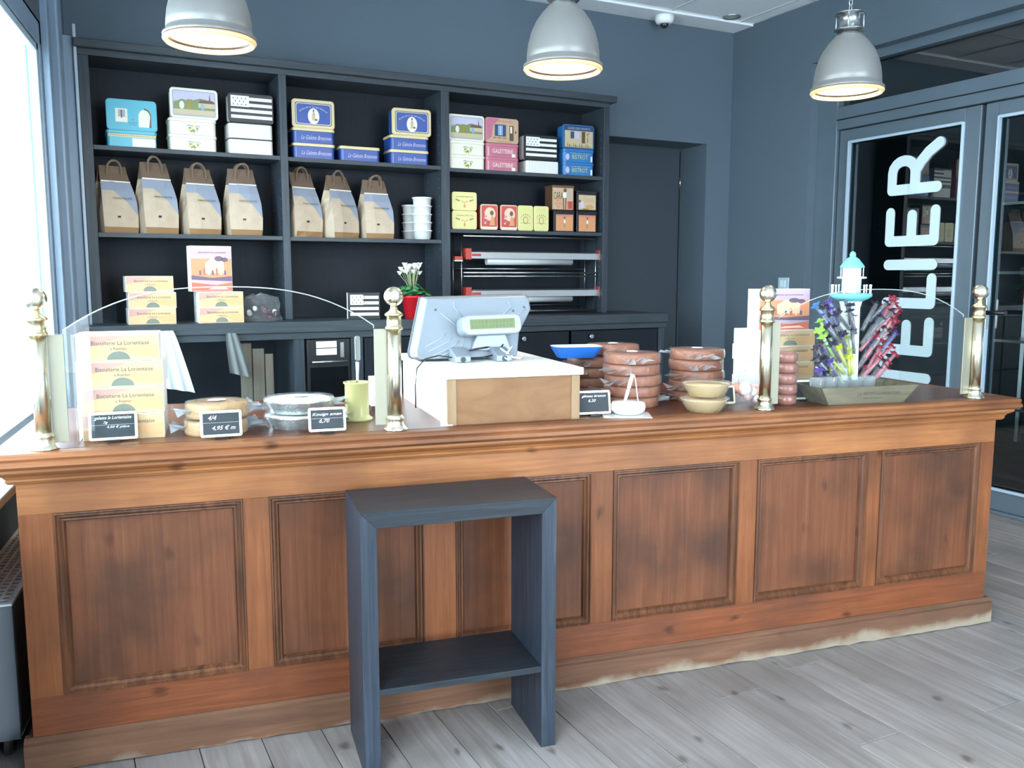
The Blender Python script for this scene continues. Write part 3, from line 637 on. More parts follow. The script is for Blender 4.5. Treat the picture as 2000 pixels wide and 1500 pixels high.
def art_red(p, y, w, h):
    p.flat(rrect(w-.010, h-.026, .010, cy=h/2+.006), y, ink('red')); p.flat(ell(.004, h*.62, .036, .04, 18), y-.0003, ink('skin'))
    p.flat(ell(.016, h*.66, .012, .015, 12), y-.0006, ink('brown')); p.flat([(0, h*.18), (.036, h*.18), (.03, h*.5), (.014, h*.56)], y-.0008, ink('orange'))
    for i in range(7): p.flat(ell(-.034+.006*(i % 3), h*.2+i*.010, .006, .006, 7), y-.0009-.0001*i, ink(['red', 'lav', 'pink'][i % 3]))
    p.flat(rect(-w/2+.01, w/2-.01, .008, .018), y-.0004, ink('cream'))
ft['red'] = front_tin('sweet_tin', .112, .152, .075, 'skin', art_red, two='red')
def art_yt(p, y, w, h):
    sidetext(p, 'CARAMELS', y, h*.86, w=w*.6, h=.006, m='lime')
    for i in range(9): t = PI*(.02+.12*i); p.flat([(.034*math.cos(t)-.003, h*.42+.03*math.sin(t)), (.034*math.cos(t)+.003, h*.42+.03*math.sin(t)), (.042*math.cos(t), h*.42+.042*math.sin(t))], y-.0001*i, ink('brown'))
    p.flat(ell(0, h*.42, .017, .022, 14), y, ink('brown')); p.flat(ell(0, h*.42, .014, .019, 14), y-.0005, ink('yellow')); p.flat(rect(-.034, .034, h*.30, h*.31), y-.001, ink('brown'))
ft['yt'] = front_tin('sweet_tin', .105, .153, .075, 'yellow', art_yt)
G2 = 'small sweet tins on the second shelf'
def fplace(k, ac, z, lab, yaw=0, b=2.352): return place(ft[k], W(ac, b, z), (0, 0, BA+yaw), lab, G2)
fplace('yel', 2.272, Z3, 'lower of two pale yellow landscape tins, far left of shelf'); fplace('yel', 2.272, Z3+.109, 'upper of two pale yellow landscape tins, far left of shelf')
fplace('red', 2.434, Z3, 'red upright picture tin beside the stacked yellow tins', -.04); fplace('red', 2.566, Z3, 'red upright picture tin beside the yellow upright tins', -.04)
fplace('yt', 2.680, Z3, 'pale yellow upright tin beside the red tins'); fplace('yt', 2.790, Z3, 'pale yellow upright tin beside the dark cube tins')
def cube_tin(name, w, h, d, faceart, side='black', white_edge=False):
    t = thing(name, 'tin', 'tin'); MB().box(-w/2, w/2, 0, d, 0, h-.008).build('body', K_[side], t, bevel=.004)
    MB().box(-w/2-.002, w/2+.002, -.002, d+.002, h-.012, h).build('lid', K_[side], t, bevel=.003)
    p = MB(); faceart(p, -.001, w, h); p.build('print', KM, t); return t
def art_car(p, y, w, h):
    p.flat(rect(-w/2+.006, w/2-.006, .004, h-.016), y, ink('tan')); p.flat(rect(-w/2-.0, -w/2+.004, .004, h-.014), y, ink('gold'))
    sidetext(p, 'CARA', y-.0004, h*.58, w=w*.42, h=.044, m='black', xc=-.034); sidetext(p, 'ELS', y-.0004, h*.66, w=w*.22, h=.038, m='grey', xc=.048)
    p.flat(ell(.012, h*.80, .012, .013, 12), y-.0006, ink('brown')); p.flat([(-.004, h*.5), (.02, h*.5), (.022, h*.72), (.0, h*.72)], y-.0007, ink('cream')); p.flat([(.012, .006), (.02, .006), (.022, h*.5), (.014, h*.5)], y-.0008, ink('brown'))
    p.flat([(-.002, .006), (.006, .006), (.004, h*.5), (-.004, h*.5)], y-.0008, ink('brown'))
    p.flat(ell(-.036, h*.40, .028, .014, 12), y-.0002, ink('orange')); sidetext(p, 'AU', y-.0006, h*.38, w=.012, h=.008, m='brown', xc=-.036); sidetext(p, 'BEURRE', y-.0006, h*.26, w=.05, h=.013, m='red', xc=-.034)
    sidetext(p, 'SALE', y-.0006, h*.14, w=.034, h=.012, m='red', xc=-.034); p.flat(rect(.030, .066, .008, .055), y-.0005, ink('red')); p.flat(rect(.045, .050, .008, .055), y-.0007, ink('brown'))
def art_caro(p, y, w, h):
    p.flat(rect(-w/2+.014, w/2-.010, .008, h-.026), y, ink('sand')); sidetext(p, 'Caramels', y-.0004, h*.55, w=w*.5, h=.03, m='orange', shear=.2, xc=.016)
    p.flat(ell(-.035, h*.30, .016, .022, 10), y-.0003, ink('lav')); p.flat(ell(-.052, h*.48, .008, .009, 8), y-.0004, ink('brown')); p.flat(ell(.02, h*.2, .03, .014, 12), y-.0003, ink('orange')); p.flat(rect(-.03, .012, .008, .016), y-.0005, ink('olive'))
def art_fig(p, y, w, h):
    p.flat(rect(-w/2+.016, w/2-.010, .006, h-.026), y, ink('orange')); p.flat(rect(-w/2+.022, w/2-.016, h-.036, h-.030), y-.0003, ink('pink'))
    p.flat(ell(.004, h*.66, .006, .008, 10), y-.0003, ink('brown')); p.flat(rrect(.012, .022, .004, cx=.004, cy=h*.48), y-.0004, ink('cream')); p.flat(rect(-.001, .001, h*.2, h*.4), y-.0004, ink('brown')); p.flat(rect(.007, .009, h*.2, h*.4), y-.0004, ink('brown'))
c1 = cube_tin('sweet_tin', .150, .152, .11, art_car, 'brown'); place(c1, W(2.945, 2.352, Z3+.134), (0, 0, BA-.06), 'brown CARAMELS tin, tallest, on top of a black cube tin', G2)
c2 = cube_tin('sweet_tin', .148, .133, .11, art_fig); place(c2, W(2.952, 2.352, Z3), (0, 0, BA-.03), 'black cube tin with orange label under the tall CARAMELS tin', G2)
place(c2, W(3.118, 2.352, Z3), (0, 0, BA-.03), 'black cube tin with orange label, lowest at the right end', G2)
c3 = cube_tin('sweet_tin', .148, .125, .11, art_caro); place(c3, W(3.118, 2.352, Z3+.134), (0, 0, BA-.03), 'black cube tin with tan picture label, on top at right end', G2)

# ------------------------------------------------------------------ paper bags
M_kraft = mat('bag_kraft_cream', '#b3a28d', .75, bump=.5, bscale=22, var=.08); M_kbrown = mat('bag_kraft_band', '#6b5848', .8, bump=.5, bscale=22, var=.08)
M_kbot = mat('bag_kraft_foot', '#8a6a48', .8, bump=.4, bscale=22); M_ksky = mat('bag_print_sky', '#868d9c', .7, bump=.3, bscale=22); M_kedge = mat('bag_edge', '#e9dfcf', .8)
def paper_bag(seed, w=.165, d=.12, h=.335):
    rr = random.Random(seed); t = thing('paper_bag', 'bag', 'bag')
    zs = [0, .03, .09, .16, .21, .255, .262, .30, h]
    wf = [1, 1.03, 1.06, 1.04, .97, .90, .89, .84, .80]; df = [1, 1.05, 1.05, .95, .70, .42, .38, .18, .05]
    rings = []
    for k, z in enumerate(zs):
        ww = w*wf[k]/2; dd = d*df[k]/2; yo = .012*(z/h)**2*2; gi = min(.030, .030*max(0, (z-.10)/.15)) if z < h-.02 else .03
        j = lambda: rr.uniform(-.003, .003)
        rings.append([(-ww, -dd+yo+j(), z), (-ww*.33, -dd-.004+yo+j(), z), (ww*.4, -dd-.003+yo+j(), z), (ww, -dd+yo+j(), z), (ww-gi, yo, z), (ww, dd+yo, z), (0, dd+.003+yo, z), (-ww, dd+yo, z), (-ww+gi, yo+j(), z)])
    b = MB(); v = [p for r_ in rings for p in r_]; n = 9
    for k in range(len(zs)-1):
        for i in range(n):
            a, c_ = k*n+i, k*n+(i+1) % n
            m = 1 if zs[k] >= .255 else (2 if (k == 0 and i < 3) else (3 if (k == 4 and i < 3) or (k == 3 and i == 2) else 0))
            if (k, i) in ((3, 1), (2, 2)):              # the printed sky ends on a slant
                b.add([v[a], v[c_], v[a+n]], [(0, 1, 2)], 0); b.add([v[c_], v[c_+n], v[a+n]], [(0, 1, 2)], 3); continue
            b.add([v[a], v[c_], v[c_+n], v[a+n]], [(0, 1, 2, 3)], m)
    b.add(rings[0], [tuple(range(n))], 2); b.add(rings[-1], [tuple(range(n))], 1)
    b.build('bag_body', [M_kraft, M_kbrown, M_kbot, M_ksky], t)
    fd = MB(); fd.box(-w*.44, w*.44, -.029+.012, -.026+.012, .254, .259); fd.build('folded_edge', M_kedge, t)
    lf = MB(); dz = d*.53
    lf.M = T(0, .002, 0)
    lf.text('FARINE DE BLE NOIR', w=.095, h=.008, M=T(.012, -.0625, .172), m=0)
    lf.flat(rect(-.02, -.004, .075, .085), -.0695, 0); lf.build('print', M_black, t)
    for yo, lean in ((-.004, rr.uniform(-.012, .012)), (.022, rr.uniform(-.012, .012))):
        hb = MB(); pts = []
        for i in range(11):
            u = PI*i/10; pts.append((-.036*math.cos(u)+lean*math.sin(u), yo-.01*math.sin(u), h-.035+.060*math.sin(u)**.7 if 0 < i < 10 else h-.05))
        v = []; f = []
        for i, p in enumerate(pts):
            tx = Vector(pts[min(i+1, 10)])-Vector(pts[max(i-1, 0)]); nrm = Vector((-tx.z, 0, tx.x)).normalized()*.0045
            for s_ in (-1, 1):
                for q in (-.001, .001): v.append((p[0]+nrm.x*s_, p[1]+q, p[2]+nrm.z*s_))
        for i in range(10):
            for (a, c_) in ((0, 1), (1, 3), (3, 2), (2, 0)): f.append((i*4+a, i*4+c_, i*4+4+c_, i*4+4+a))
        hb.add(v, f, 0).build('handle', M_kbrown, t)
    return t
GB = 'paper flour bags on the second shelf'
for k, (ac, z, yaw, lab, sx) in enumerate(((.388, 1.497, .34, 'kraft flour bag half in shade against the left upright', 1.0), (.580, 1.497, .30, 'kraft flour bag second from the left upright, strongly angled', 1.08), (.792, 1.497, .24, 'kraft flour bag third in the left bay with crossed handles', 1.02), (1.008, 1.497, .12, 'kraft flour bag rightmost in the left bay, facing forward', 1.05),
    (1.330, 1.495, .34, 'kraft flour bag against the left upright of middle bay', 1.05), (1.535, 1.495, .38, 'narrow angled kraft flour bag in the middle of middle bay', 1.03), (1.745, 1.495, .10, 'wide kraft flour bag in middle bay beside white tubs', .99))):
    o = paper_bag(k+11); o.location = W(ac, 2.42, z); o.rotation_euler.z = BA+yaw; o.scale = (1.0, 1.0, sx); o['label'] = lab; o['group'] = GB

# ------------------------------------------------------------------ white tubs
tb = thing('plastic_tub', 'tub', 'tub')
MB().lathe([(.044, 0), (.054, .050), (.058, .050), (.059, .056), (.055, .057), (.050, .010), (.0001, .008)], seg=28, cap=True).build('tub_body', M_white, tb, bevel=0)
names = ['lowest', 'second', 'third', 'fourth', 'topmost']
for k in range(5): place(tb, W(2.03, 2.42, 1.495+k*.047), BA, f'white plastic tub, {names[k]} of the front nest beside the flour bags', 'nested white tubs')
for k in range(4): place(tb, W(2.005, 2.53, 1.495+k*.05), BA, f'white plastic tub, {names[k]} of the nest behind the front tubs', 'nested white tubs')

# ------------------------------------------------------------------ film dispensers on a wire rack in the right bay
rk = thing('wire_rack', 'chrome wire rack holding the wrapping film cutters in right bay', 'rack', W(0, 0), BA)
RB = 2.36
for a in (2.262, 3.205):
    MB().tube([(a, RB+.02, 1.06), (a, RB+.02, 1.52)], .003, 8).build('wire', M_steel, rk); MB().tube([(a, RB+.15, 1.06), (a, RB+.15, 1.52)], .003, 8).build('wire', M_steel, rk)
for z in (1.523, 1.305, 1.283, 1.068): MB().tube([(2.27, RB+.012, z), (3.20, RB+.012, z)], .0065, 8).build('crossbar', M_steel, rk)
for z in (1.33, 1.10): MB().tube([(2.27, RB+.15, z), (3.20, RB+.15, z)], .0065, 8).build('crossbar', M_steel, rk)
fd = thing('film_dispenser', 'd', 'dispenser')
MB().prism([(0, 0), (.0, .040), (.02, .047), (.06, .047), (.06, 0)], 0, .925, ax='x').build('cutter_bar', mat('satin_aluminium', '#b8babb', .3, .85), fd, bevel=.002)
MB().box(-.008, .03, -.006, .05, -.006, .062).build('end_clip', K_['red'], fd, bevel=.003).location = (-.012, 0, 0)
MB().box(.92, .945, -.006, .05, -.006, .062).build('end_clip', K_['red'], fd, bevel=.003)
MB().lathe([(.022, 0), (.022, .6)], 0, 0, 20).build('film_roll', mat('film_roll', '#aeb4b6', .25), fd)
fd.children[-1].rotation_euler = (0, PI/2, 0); fd.children[-1].location = (.13, .03, -.014)

bd = MB(); bd.flat(rect(.022, .082, .015, .030), -.0006, 0); bd.build('badge', K_['red'], fd)
place(fd, W(2.30, RB, 1.388), BA, 'upper aluminium film cutter with red end clips on the rack', 'film cutters on the rack')
place(fd, W(2.30, RB, 1.157), BA, 'lower aluminium film cutter, partly hidden behind the till screen', 'film cutters on the rack')
cl = MB().box(0, .05, 0, .03, 0, .022); tag(cl.build('red_clamp', K_['red']), 'small red clamp on the left upright beside the upper film cutter', 'clamp'); o = bpy.data.objects['red_clamp']; o.location = W(2.205, 2.345, 1.378); o.rotation_euler.z = BA
MB().box(0, .05, 0, .03, -.006, 0).build('clamp_foot', M_white, o)

# ------------------------------------------------------------------ cake boxes
M_bx = mat('box_print_cream', '#cfae84', .55, var=.12, bscale=5); M_bxs = mat('box_side_white', '#f2f2f0', .6)
def cake_box(w, d, h, seed=0, dark=True):
    t = thing('cake_box', 'box', 'box')
    MB().prism([(-w/2, 0), (w/2, 0), (w/2, h), (-w/2+.0, h)], 0, d).build('carton', M_bxs, t, bevel=.0015)
    p = MB(); y = -.0009
    p.flat(rect(-w/2+.001, w/2-.001, .001, h-.001), y, 0)
    p.flat([(-w/2+.002, h*.5), (-w/2+.002, h-.003), (w*.1, h-.003), (0, h*.86), (-w*.25, h*.62)], y-.0003, 1); p.flat([(0, h*.5), (w/2-.002, h*.62), (w/2-.002, h*.1), (w*.2, h*.2)], y-.0003, 2)
    p.text('Biscuiterie La Lorientaise', w=w*.7, h=.011, M=T(.006, y-.0006, h*.70), m=3); p.text('à Riantec', w=w*.2, h=.007, M=T(.0, y-.0006, h*.48), m=3)
    p.flat(ell(.0, .004, .028, .022, 14, 0, PI), y-.0008, 4)
    p.build('print', [M_bx, mat('box_print_rose', '#bd9285', .6), mat('box_print_peach', '#d0a172', .6), mat('box_print_ink', '#5d4636', .6), mat('box_thumb_hole', '#75786c', .7)], t)
    MB().box(-w/2+.02, w/2-.02, -.0004, .002, h-.0018, h+.0004).build('lid_flap', M_bxs, t)
    return t
bxp = cake_box(.202, .19, .069)
lab = ['lowest', 'second', 'third', 'topmost']
for k, (x, z, yw) in enumerate(((.248, .85, 0), (.250, .92, .015), (.250, .99, -.01), (.243, 1.06, .03))):
    place(bxp, (x, .09+.004*k, z), yw, f'cream printed cake box, {lab[k]} of four at left end of counter', 'cake boxes at left end of counter')
for k in range(3): place(bxp, W(.515+[0, .004, -.006][k], 2.17, 1.048+k*.079), BA+.0, f'pale cake box, {["lowest", "middle", "topmost"][k]} of three on back counter, far left', 'cake boxes on the back counter')
for k in range(2): place(bxp, W(.842, 2.17, 1.048+k*.079), BA, f'cream cake box, {["lower", "upper"][k]} of two under the picture box', 'cake boxes on the back counter')
for o in C.objects:
    if o.get('group') == 'cake boxes on the back counter': o.scale = (1.08, 1, 1.13)
def pic_box(w, h, d):
    t = thing('picture_box', 'box', 'box'); MB().box(-w/2, w/2, 0, d, 0, h).build('carton', M_bxs, t, bevel=.0015)
    p = MB(); y = -.0009; cs = [mat('sunset_mauve', '#b79fb0', .5), mat('sunset_orange', '#d98a62', .5), mat('sunset_peach', '#ecc19c', .5), mat('harbour_shadow', '#6a5566', .5), mat('sunset_red', '#c4664f', .5), mat('box_print_ink', '#5d4636', .6)]
    p.flat(rect(-w/2+.002, w/2-.002, .002, h-.002), y, 0)
    p.flat(rect(-w/2+.002, w/2-.002, h*.28, h*.72), y-.0002, 1); p.flat([(-w*.15, h*.40), (w*.30, h*.40), (w*.30, h*.66), (w*.02, h*.74), (-w*.15, h*.62)], y-.0004, 2)
    p.flat([(-w/2+.002, h*.26), (w/2-.002, h*.22), (w/2-.002, h*.34), (0, h*.30), (-w/2+.002, h*.36)], y-.0006, 3)
    for i in range(7): x = -w*.3+i*w*.1; p.flat([(x, h*.36), (x+.010, h*.36), (x+.010, h*(.44+.05*(i % 3))), (x+.005, h*(.48+.05*(i % 3))), (x, h*(.44+.05*(i % 3)))], y-.0008, [3, 4, 2][i % 3])
    p.flat(ell(w*.18, h*.72, .022, .014, 9), y-.0009, 3); p.flat(ell(w*.32, h*.70, .018, .012, 9), y-.0009, 3)
    p.flat([(-w/2+.002, .002), (w/2-.002, .002), (w/2-.002, h*.2), (w*.1, h*.14), (-w/2+.002, h*.2)], y-.0005, 4); p.flat([(-w*.1, .01), (w*.4, .01), (w*.3, h*.1), (0, h*.08)], y-.0007, 2)
    p.text('Biscuiterie La Lorientaise', w=w*.66, h=.009, M=T(.006, y-.001, h*.86), m=5); p.build('print', cs, t); return t
pbx = pic_box(.205, .228, .07)
place(pbx, W(.805, 2.20, 1.207), BA+.10, 'sunset harbour picture box stood up on two cake boxes', 'harbour picture boxes')
# right end of the counter: four boxes and a picture box on top
for k in range(4): place(bxp, (2.497+[0, .004, -.002, .003][k], .31, .85+k*.0593), .05, f'tan cake box, {lab[k]} of four behind the third brass post', 'cake boxes at right end of counter')
pb2 = place(pbx, (2.485, .33, .85+4*.0593), .04, 'harbour picture box stood up behind the third brass post', 'harbour picture boxes')
for o in C.objects:
    if o.get('group') == 'cake boxes at right end of counter': o.scale = (1.12, 1, .85)
pb2.scale = (1.10, 1, .66)
# striped carton on the back counter
sb = thing('striped_box', 'black and white striped box with white side on back counter', 'box', W(1.595, 2.19, 1.048), BA-.25)
MB().box(-.088, .088, 0, .09, 0, .148).build('carton', M_black, sb, bevel=.002)
MB().box(-.0895, -.088, .002, .088, .004, .146).build('white_side', M_paper, sb)
p = MB(); p.M = T(0, -.001, .074) @ Rx(PI/2); a_flag(p, 0, .176, .150); p.build('print', KM, sb)

# ------------------------------------------------------------------ bag of sweets, second dark bag, cloths and oven under the back counter
def crumple(name, label, cat, loc, rz, w, d, h, m_in, seed, nin=14, r=.018, par=None):
    rr = random.Random(seed); t = thing(name, label, cat, loc, rz)
    b = MB(); N_ = 14
    v = []; f = []
    for j in range(9):
        u = j/8; ww = w/2*(1-.25*u) * (1 if j < 8 else .5); dd = d/2*(1-.55*u)
        for i in range(N_):
            a = 2*PI*i/N_; k = 1+rr.uniform(-.10, .10); v.append((ww*k*math.cos(a), dd*k*math.sin(a), .001+h*u+(rr.uniform(-.01, .01) if 0 < j else 0)))
    for j in range(8):
        for i in range(N_): f.append((j*N_+i, j*N_+(i+1) % N_, (j+1)*N_+(i+1) % N_, (j+1)*N_+i))
    b.add(v, f); b.add(v[:N_], [tuple(range(N_))]); b.add(v[-N_:], [tuple(range(N_))]); b.build('wrapper', M_film, t)
    s_ = MB()
    for i in range(nin): s_.ball((rr.uniform(-.36, .36)*w, rr.uniform(-.22, .22)*d, r+rr.uniform(0, .35)*h), r*rr.uniform(.7, 1), 8, n=6, m=i % len(m_in))
    o = s_.build('sweets', m_in, t); o['kind'] = 'stuff'; return t
crumple('sweet_bag', 'clear crinkled bag of dark red sweets on the back counter', 'bag', W(1.06, 2.28, 1.048), BA, .22, .13, .14, [mat('dark_cherry', '#5a1c26', .3), mat('plum', '#45203a', .3), M_paper], 5)
def cloth(name, label, loc, rz, w, h, m, seed, tip=0):
    rr = random.Random(seed); b = MB(); nx, nz = 14, 14; v = []
    for s_ in (0, .003):
        for j in range(nz+1):
            for i in range(nx+1):
                u = i/nx; q = j/nz; ww = w*(.45+.55*q**.7)
                v.append(((u-.5)*ww + tip*q, .012*math.sin(u*15+seed)*(.3+.7*q)+s_, -h*q - (.03*u*q if tip else 0)))
    k = (nx+1)*(nz+1); f = []
    for j in range(nz):
        for i in range(nx): a = j*(nx+1)+i; f.append((a, a+1, a+nx+2, a+nx+1)); f.append((k+a, k+a+nx+1, k+a+nx+2, k+a+1))
    b.add(v, f, 0, True); o = b.build(name, m); o.location = loc; o.rotation_euler.z = rz; return tag(o, label, 'cloth')
cloth('hanging_apron', 'pale blue white apron hanging from back counter edge, far left', W(.565, 2.085, 1.02), BA, .14, .28, mat('apron_white', '#cfd8e2', .85), 2, .05)
cloth('hanging_towel', 'grey towel hanging from back counter beside the boards', W(.87, 2.085, 1.0), BA, .11, .20, mat('towel_grey', '#6f7476', .9), 5, .04)
for i, (a, wd_) in enumerate(((.925, .058), (.987, .060), (1.052, .042))):
    o = MB().box(0, wd_, 0, .018, 0, .86-.03*i).build('wooden_board', wood('board_wood', '#57534a', '#6a655b', '#7b766b', 'z', (40, 2), .6, .2), None, bevel=.003)
    o.location = W(a, 2.17+.004*i, .08); o.rotation_euler = (0, 0, BA)
    tag(o, ['greyish wooden board, left of three upright ones under the back counter', 'greyish wooden board, widest, in the middle of three upright ones', 'greyish wooden board, narrowest, right of three upright ones'][i], 'board', 'upright boards under the back counter')
ov = thing('oven', 'black built in oven under back counter behind the kouign amann', 'oven', W(1.265, 2.15, .40), BA)
MB().box(.0, .235, 0, .40, 0, .55).build('housing', M_black, ov, bevel=.004); MB().box(.015, .22, -.006, 0, .05, .40).build('door_glass', mat('oven_glass', '#060708', .08), ov)
for z in (.465, .504): MB().box(.05, .16, -.004, 0, z, z+.034).build('label_strip', M_paper, ov)
MB().box(.18, .20, -.004, 0, .45, .53).build('switch_panel', M_steel, ov); MB().tube([(.02, -.025, .43), (.215, -.025, .43)], .006, 8).box(.025, .032, -.025, 0, .426, .434).box(.203, .21, -.025, 0, .426, .434).build('handle', M_steel, ov)

# ------------------------------------------------------------------ potted cyclamen
cy = thing('potted_cyclamen', 'white flowering cyclamen in a red pot on back counter', 'plant', W(1.882, 2.20, 1.048), BA)
MB().lathe([(.045, 0), (.061, .115), (.064, .115), (.065, .127), (.060, .127), (.056, .115), (.0001, .110)], seg=32).build('pot', mat('red_pot', '#c8202c', .3), cy)
rr = random.Random(9); lf = MB(); stm = MB(); fl_ = MB()
M_leaf = mat('cyclamen_leaf', '#3f7d4a', .5, var=.3, bscale=60); M_pet = mat('cyclamen_petal', '#f4f5f1', .6)
for i in range(46):
    a = rr.uniform(0, 2*PI); r = rr.uniform(.02, .105); z = .125+rr.uniform(0, .06)*(1.2-r/.11)+.01; s_ = rr.uniform(.016, .027)
    lf.M = T(r*math.cos(a), r*math.sin(a), z) @ Rz(a) @ Ry(rr.uniform(.1, .9)); pts = [(s_*1.15*math.cos(t)*(1-.25*abs(math.sin(t))), s_*math.sin(t), -.006*abs(math.sin(t))) for t in [2*PI*k/9 for k in range(9)]]
    lf.add([(0, 0, .004)]+pts, [(0, k+1, (k+1) % 9+1) for k in range(9)], 0); 
    if i < 24: stm.tube([(0, 0, .11), (r*.6*math.cos(a), r*.6*math.sin(a), z-.01), (r*math.cos(a), r*math.sin(a), z)], .0015, 4)
for i in range(34):
    a = rr.uniform(0, 2*PI); r = rr.uniform(.0, .062); z = .262+rr.uniform(-.02, .03); x, y = r*math.cos(a)-.012, r*math.sin(a)
    stm.tube([(0, 0, .12), (x*.5, y*.5, .2), (x, y, z)], .0016, 4, 1)
    for k in range(5):
        b_ = 2*PI*k/5; fl_.M = T(x, y, z) @ Rz(b_) @ Ry(-.9); fl_.add([(0, -.004, 0), (.012, -.011, .003), (.024, -.009, 0), (.028, .004, .0), (.014, .012, .003), (0, .004, 0)], [(0, 1, 2, 3, 4, 5)], 0)
lf.build('foliage', M_leaf, cy); stm.build('stems', [mat('stem_green', '#5f7a4a', .6), mat('stem_pale', '#8f9a72', .6)], cy); fl_.build('blossoms', M_pet, cy)

# ------------------------------------------------------------------ brass posts and glass screens
bp = thing('brass_post', 'post', 'post')
MB().lathe([(.034, 0), (.034, .004), (.030, .008), (.024, .016), (.021, .028), (.024, .032), (.024, .037), (.0195, .040), (.0195, .043)], seg=32).build('base', M_brass, bp)
MB().lathe([(.0192, .043), (.0192, .285)], seg=32).build('shaft', M_brass, bp)
MB().lathe([(.0235, .285), (.025, .289), (.0235, .294), (.0205, .296), (.0205, .322), (.025, .324), (.026, .328), (.022, .333), (.014, .338), (.010, .344), (.009, .352)], seg=32).build('collar', M_brassd, bp)
MB().ball((0, 0, .378), .0275, 32, n=18).build('ball_finial', M_brass, bp)
posts = [(.070, 0), (.965, 0), (2.187, 0), (3.066, 0)]
pl = ['leftmost brass post with ball top beside the window', 'brass post with ball top left of the till', 'brass post with ball top before the right box stack', 'rightmost brass post with ball top at counter end']
for (x, y), l_ in zip(posts, pl): place(bp, (x, y+.005, .85), 0, l_, 'brass posts on the counter')
def screen(x0, x1, peak, label, grp):
    t = thing('glass_screen', label, 'screen', (0, 0, 0), 0, grp); n = 26; a0 = x0+.055; a1 = x1-.055; pts = [(x0+.012, .862), (x1-.012, .862), (x1-.012, 1.140), (a1, 1.140)]
    for i in range(n+1): u = i/n; x = a1-.0+(a0-a1)*u; pts.append((x, 1.148+(peak-1.148)*(1-abs(2*u-1)**2.6)))
    pts += [(a0, 1.140), (x0+.012, 1.140)]
    MB().prism(pts, .017, .023).build('pane', M_glass, t)
    e = MB(); ed = pts[3:-1]; e.tube([(p[0], .020, p[1]) for p in ed], .0016, 5); e.build('polished_edge', glass('glass_edge', (.8, .93, .9), 2.2, .15, veil=.35), t)
    for x, s_ in ((x0, 1), (x1, -1)): MB().box(min(x+s_*.019, x+s_*.056), max(x+s_*.019, x+s_*.056), .010, .015, .865, 1.138).build('clamp_plate', mat('satin_brass', '#8f8a78', .4, .5), t, bevel=.001)
    return t
screen(.070, .965, 1.256, 'arched clear glass screen over left goods between brass posts', 'arched glass screens')
screen(2.187, 3.066, 1.240, 'arched clear glass screen over right goods between brass posts', 'arched glass screens')
for k, (x, l_) in enumerate(((.14, 'small clear glass side return behind the leftmost brass post'), (3.09, 'small clear glass side return behind the rightmost brass post'))):
    g_ = MB().box(x-.003, x+.003, .06, .40, .852, 1.135).build('glass_return', M_glass, bevel=.001); tag(g_, l_, 'glass', 'glass side returns')

# ------------------------------------------------------------------ chalk price tags
M_cream = mat('tag_frame_cream', '#ece3c4', .5); M_slate = mat('chalk_slate', '#2b3136', .7, var=.15, bscale=30); M_chalk = mat('chalk_white', '#f2f2ee', .9)
def price_tag(label, loc, rz, w, h, lines, lean=.2, line=True):
    t = thing('price_tag', label, 'price tag', loc, rz, 'chalk price tags')
    M0 = T(0, 0, .006) @ Rx(-lean)
    b = MB(); b.M = M0; b.prism(rrect(w, h, .006, cy=h/2), 0, .003); b.build('frame', M_cream, t, bevel=.0006)
    b = MB(); b.M = M0; b.prism(rrect(w-.014, h-.014, .001, cy=h/2), -.0006, .002); b.build('slate', M_slate, t)
    b = MB(); b.M = M0
    for (s_, x, z, ww, hh) in lines: b.text(s_, w=ww, h=hh, M=T(x, -.0012, z), m=0, shear=.35)
    if line: b.box(-w/2+.008, w/2-.008, -.0012, -.0008, h*.54, h*.545)
    b.build('chalk_writing', M_chalk, t); MB().box(-.017, .017, -.010, .018, 0, .007).build('foot_clip', M_black, t, bevel=.001)
price_tag('chalk price tag leaning before the four cake boxes at left', (.225, .055, .85), .05, .118, .074, [('galette la Lorientaise', .0, .058, .09, .011), ('7g', -.018, .046, .012, .007), ('4,50 € pièce', .012, .034, .055, .008)])
price_tag('chalk price tag 4,95 before the pale wrapped cakes', (.495, .012, .85), .04, .107, .071, [('4/4', -.022, .052, .022, .012), ('4,95 € m', .006, .024, .06, .013)])
price_tag('chalk price tag reading kouign amann before the foil trays', (.775, .008, .85), .0, .103, .067, [('Kouign aman', .0, .047, .08, .010), ('6,70', -.008, .029, .028, .012)])
price_tag('chalk price tag reading gateau breton right of the till', (1.603, .055, .85), -.05, .112, .074, [('gâteau breton', .0, .056, .08, .010), ('6,20', -.006, .042, .024, .010)], line=False)
price_tag('chalk price tag half hidden behind the wrapped bowls', (2.10, .12, .85), -.1, .10, .062, [('petit far', 0, .042, .04, .009)], line=False)
price_tag('chalk price tag right of the small jar stack', (2.425, .13, .85), -.1, .085, .068, [('caramel', 0, .046, .035, .008)], line=False)

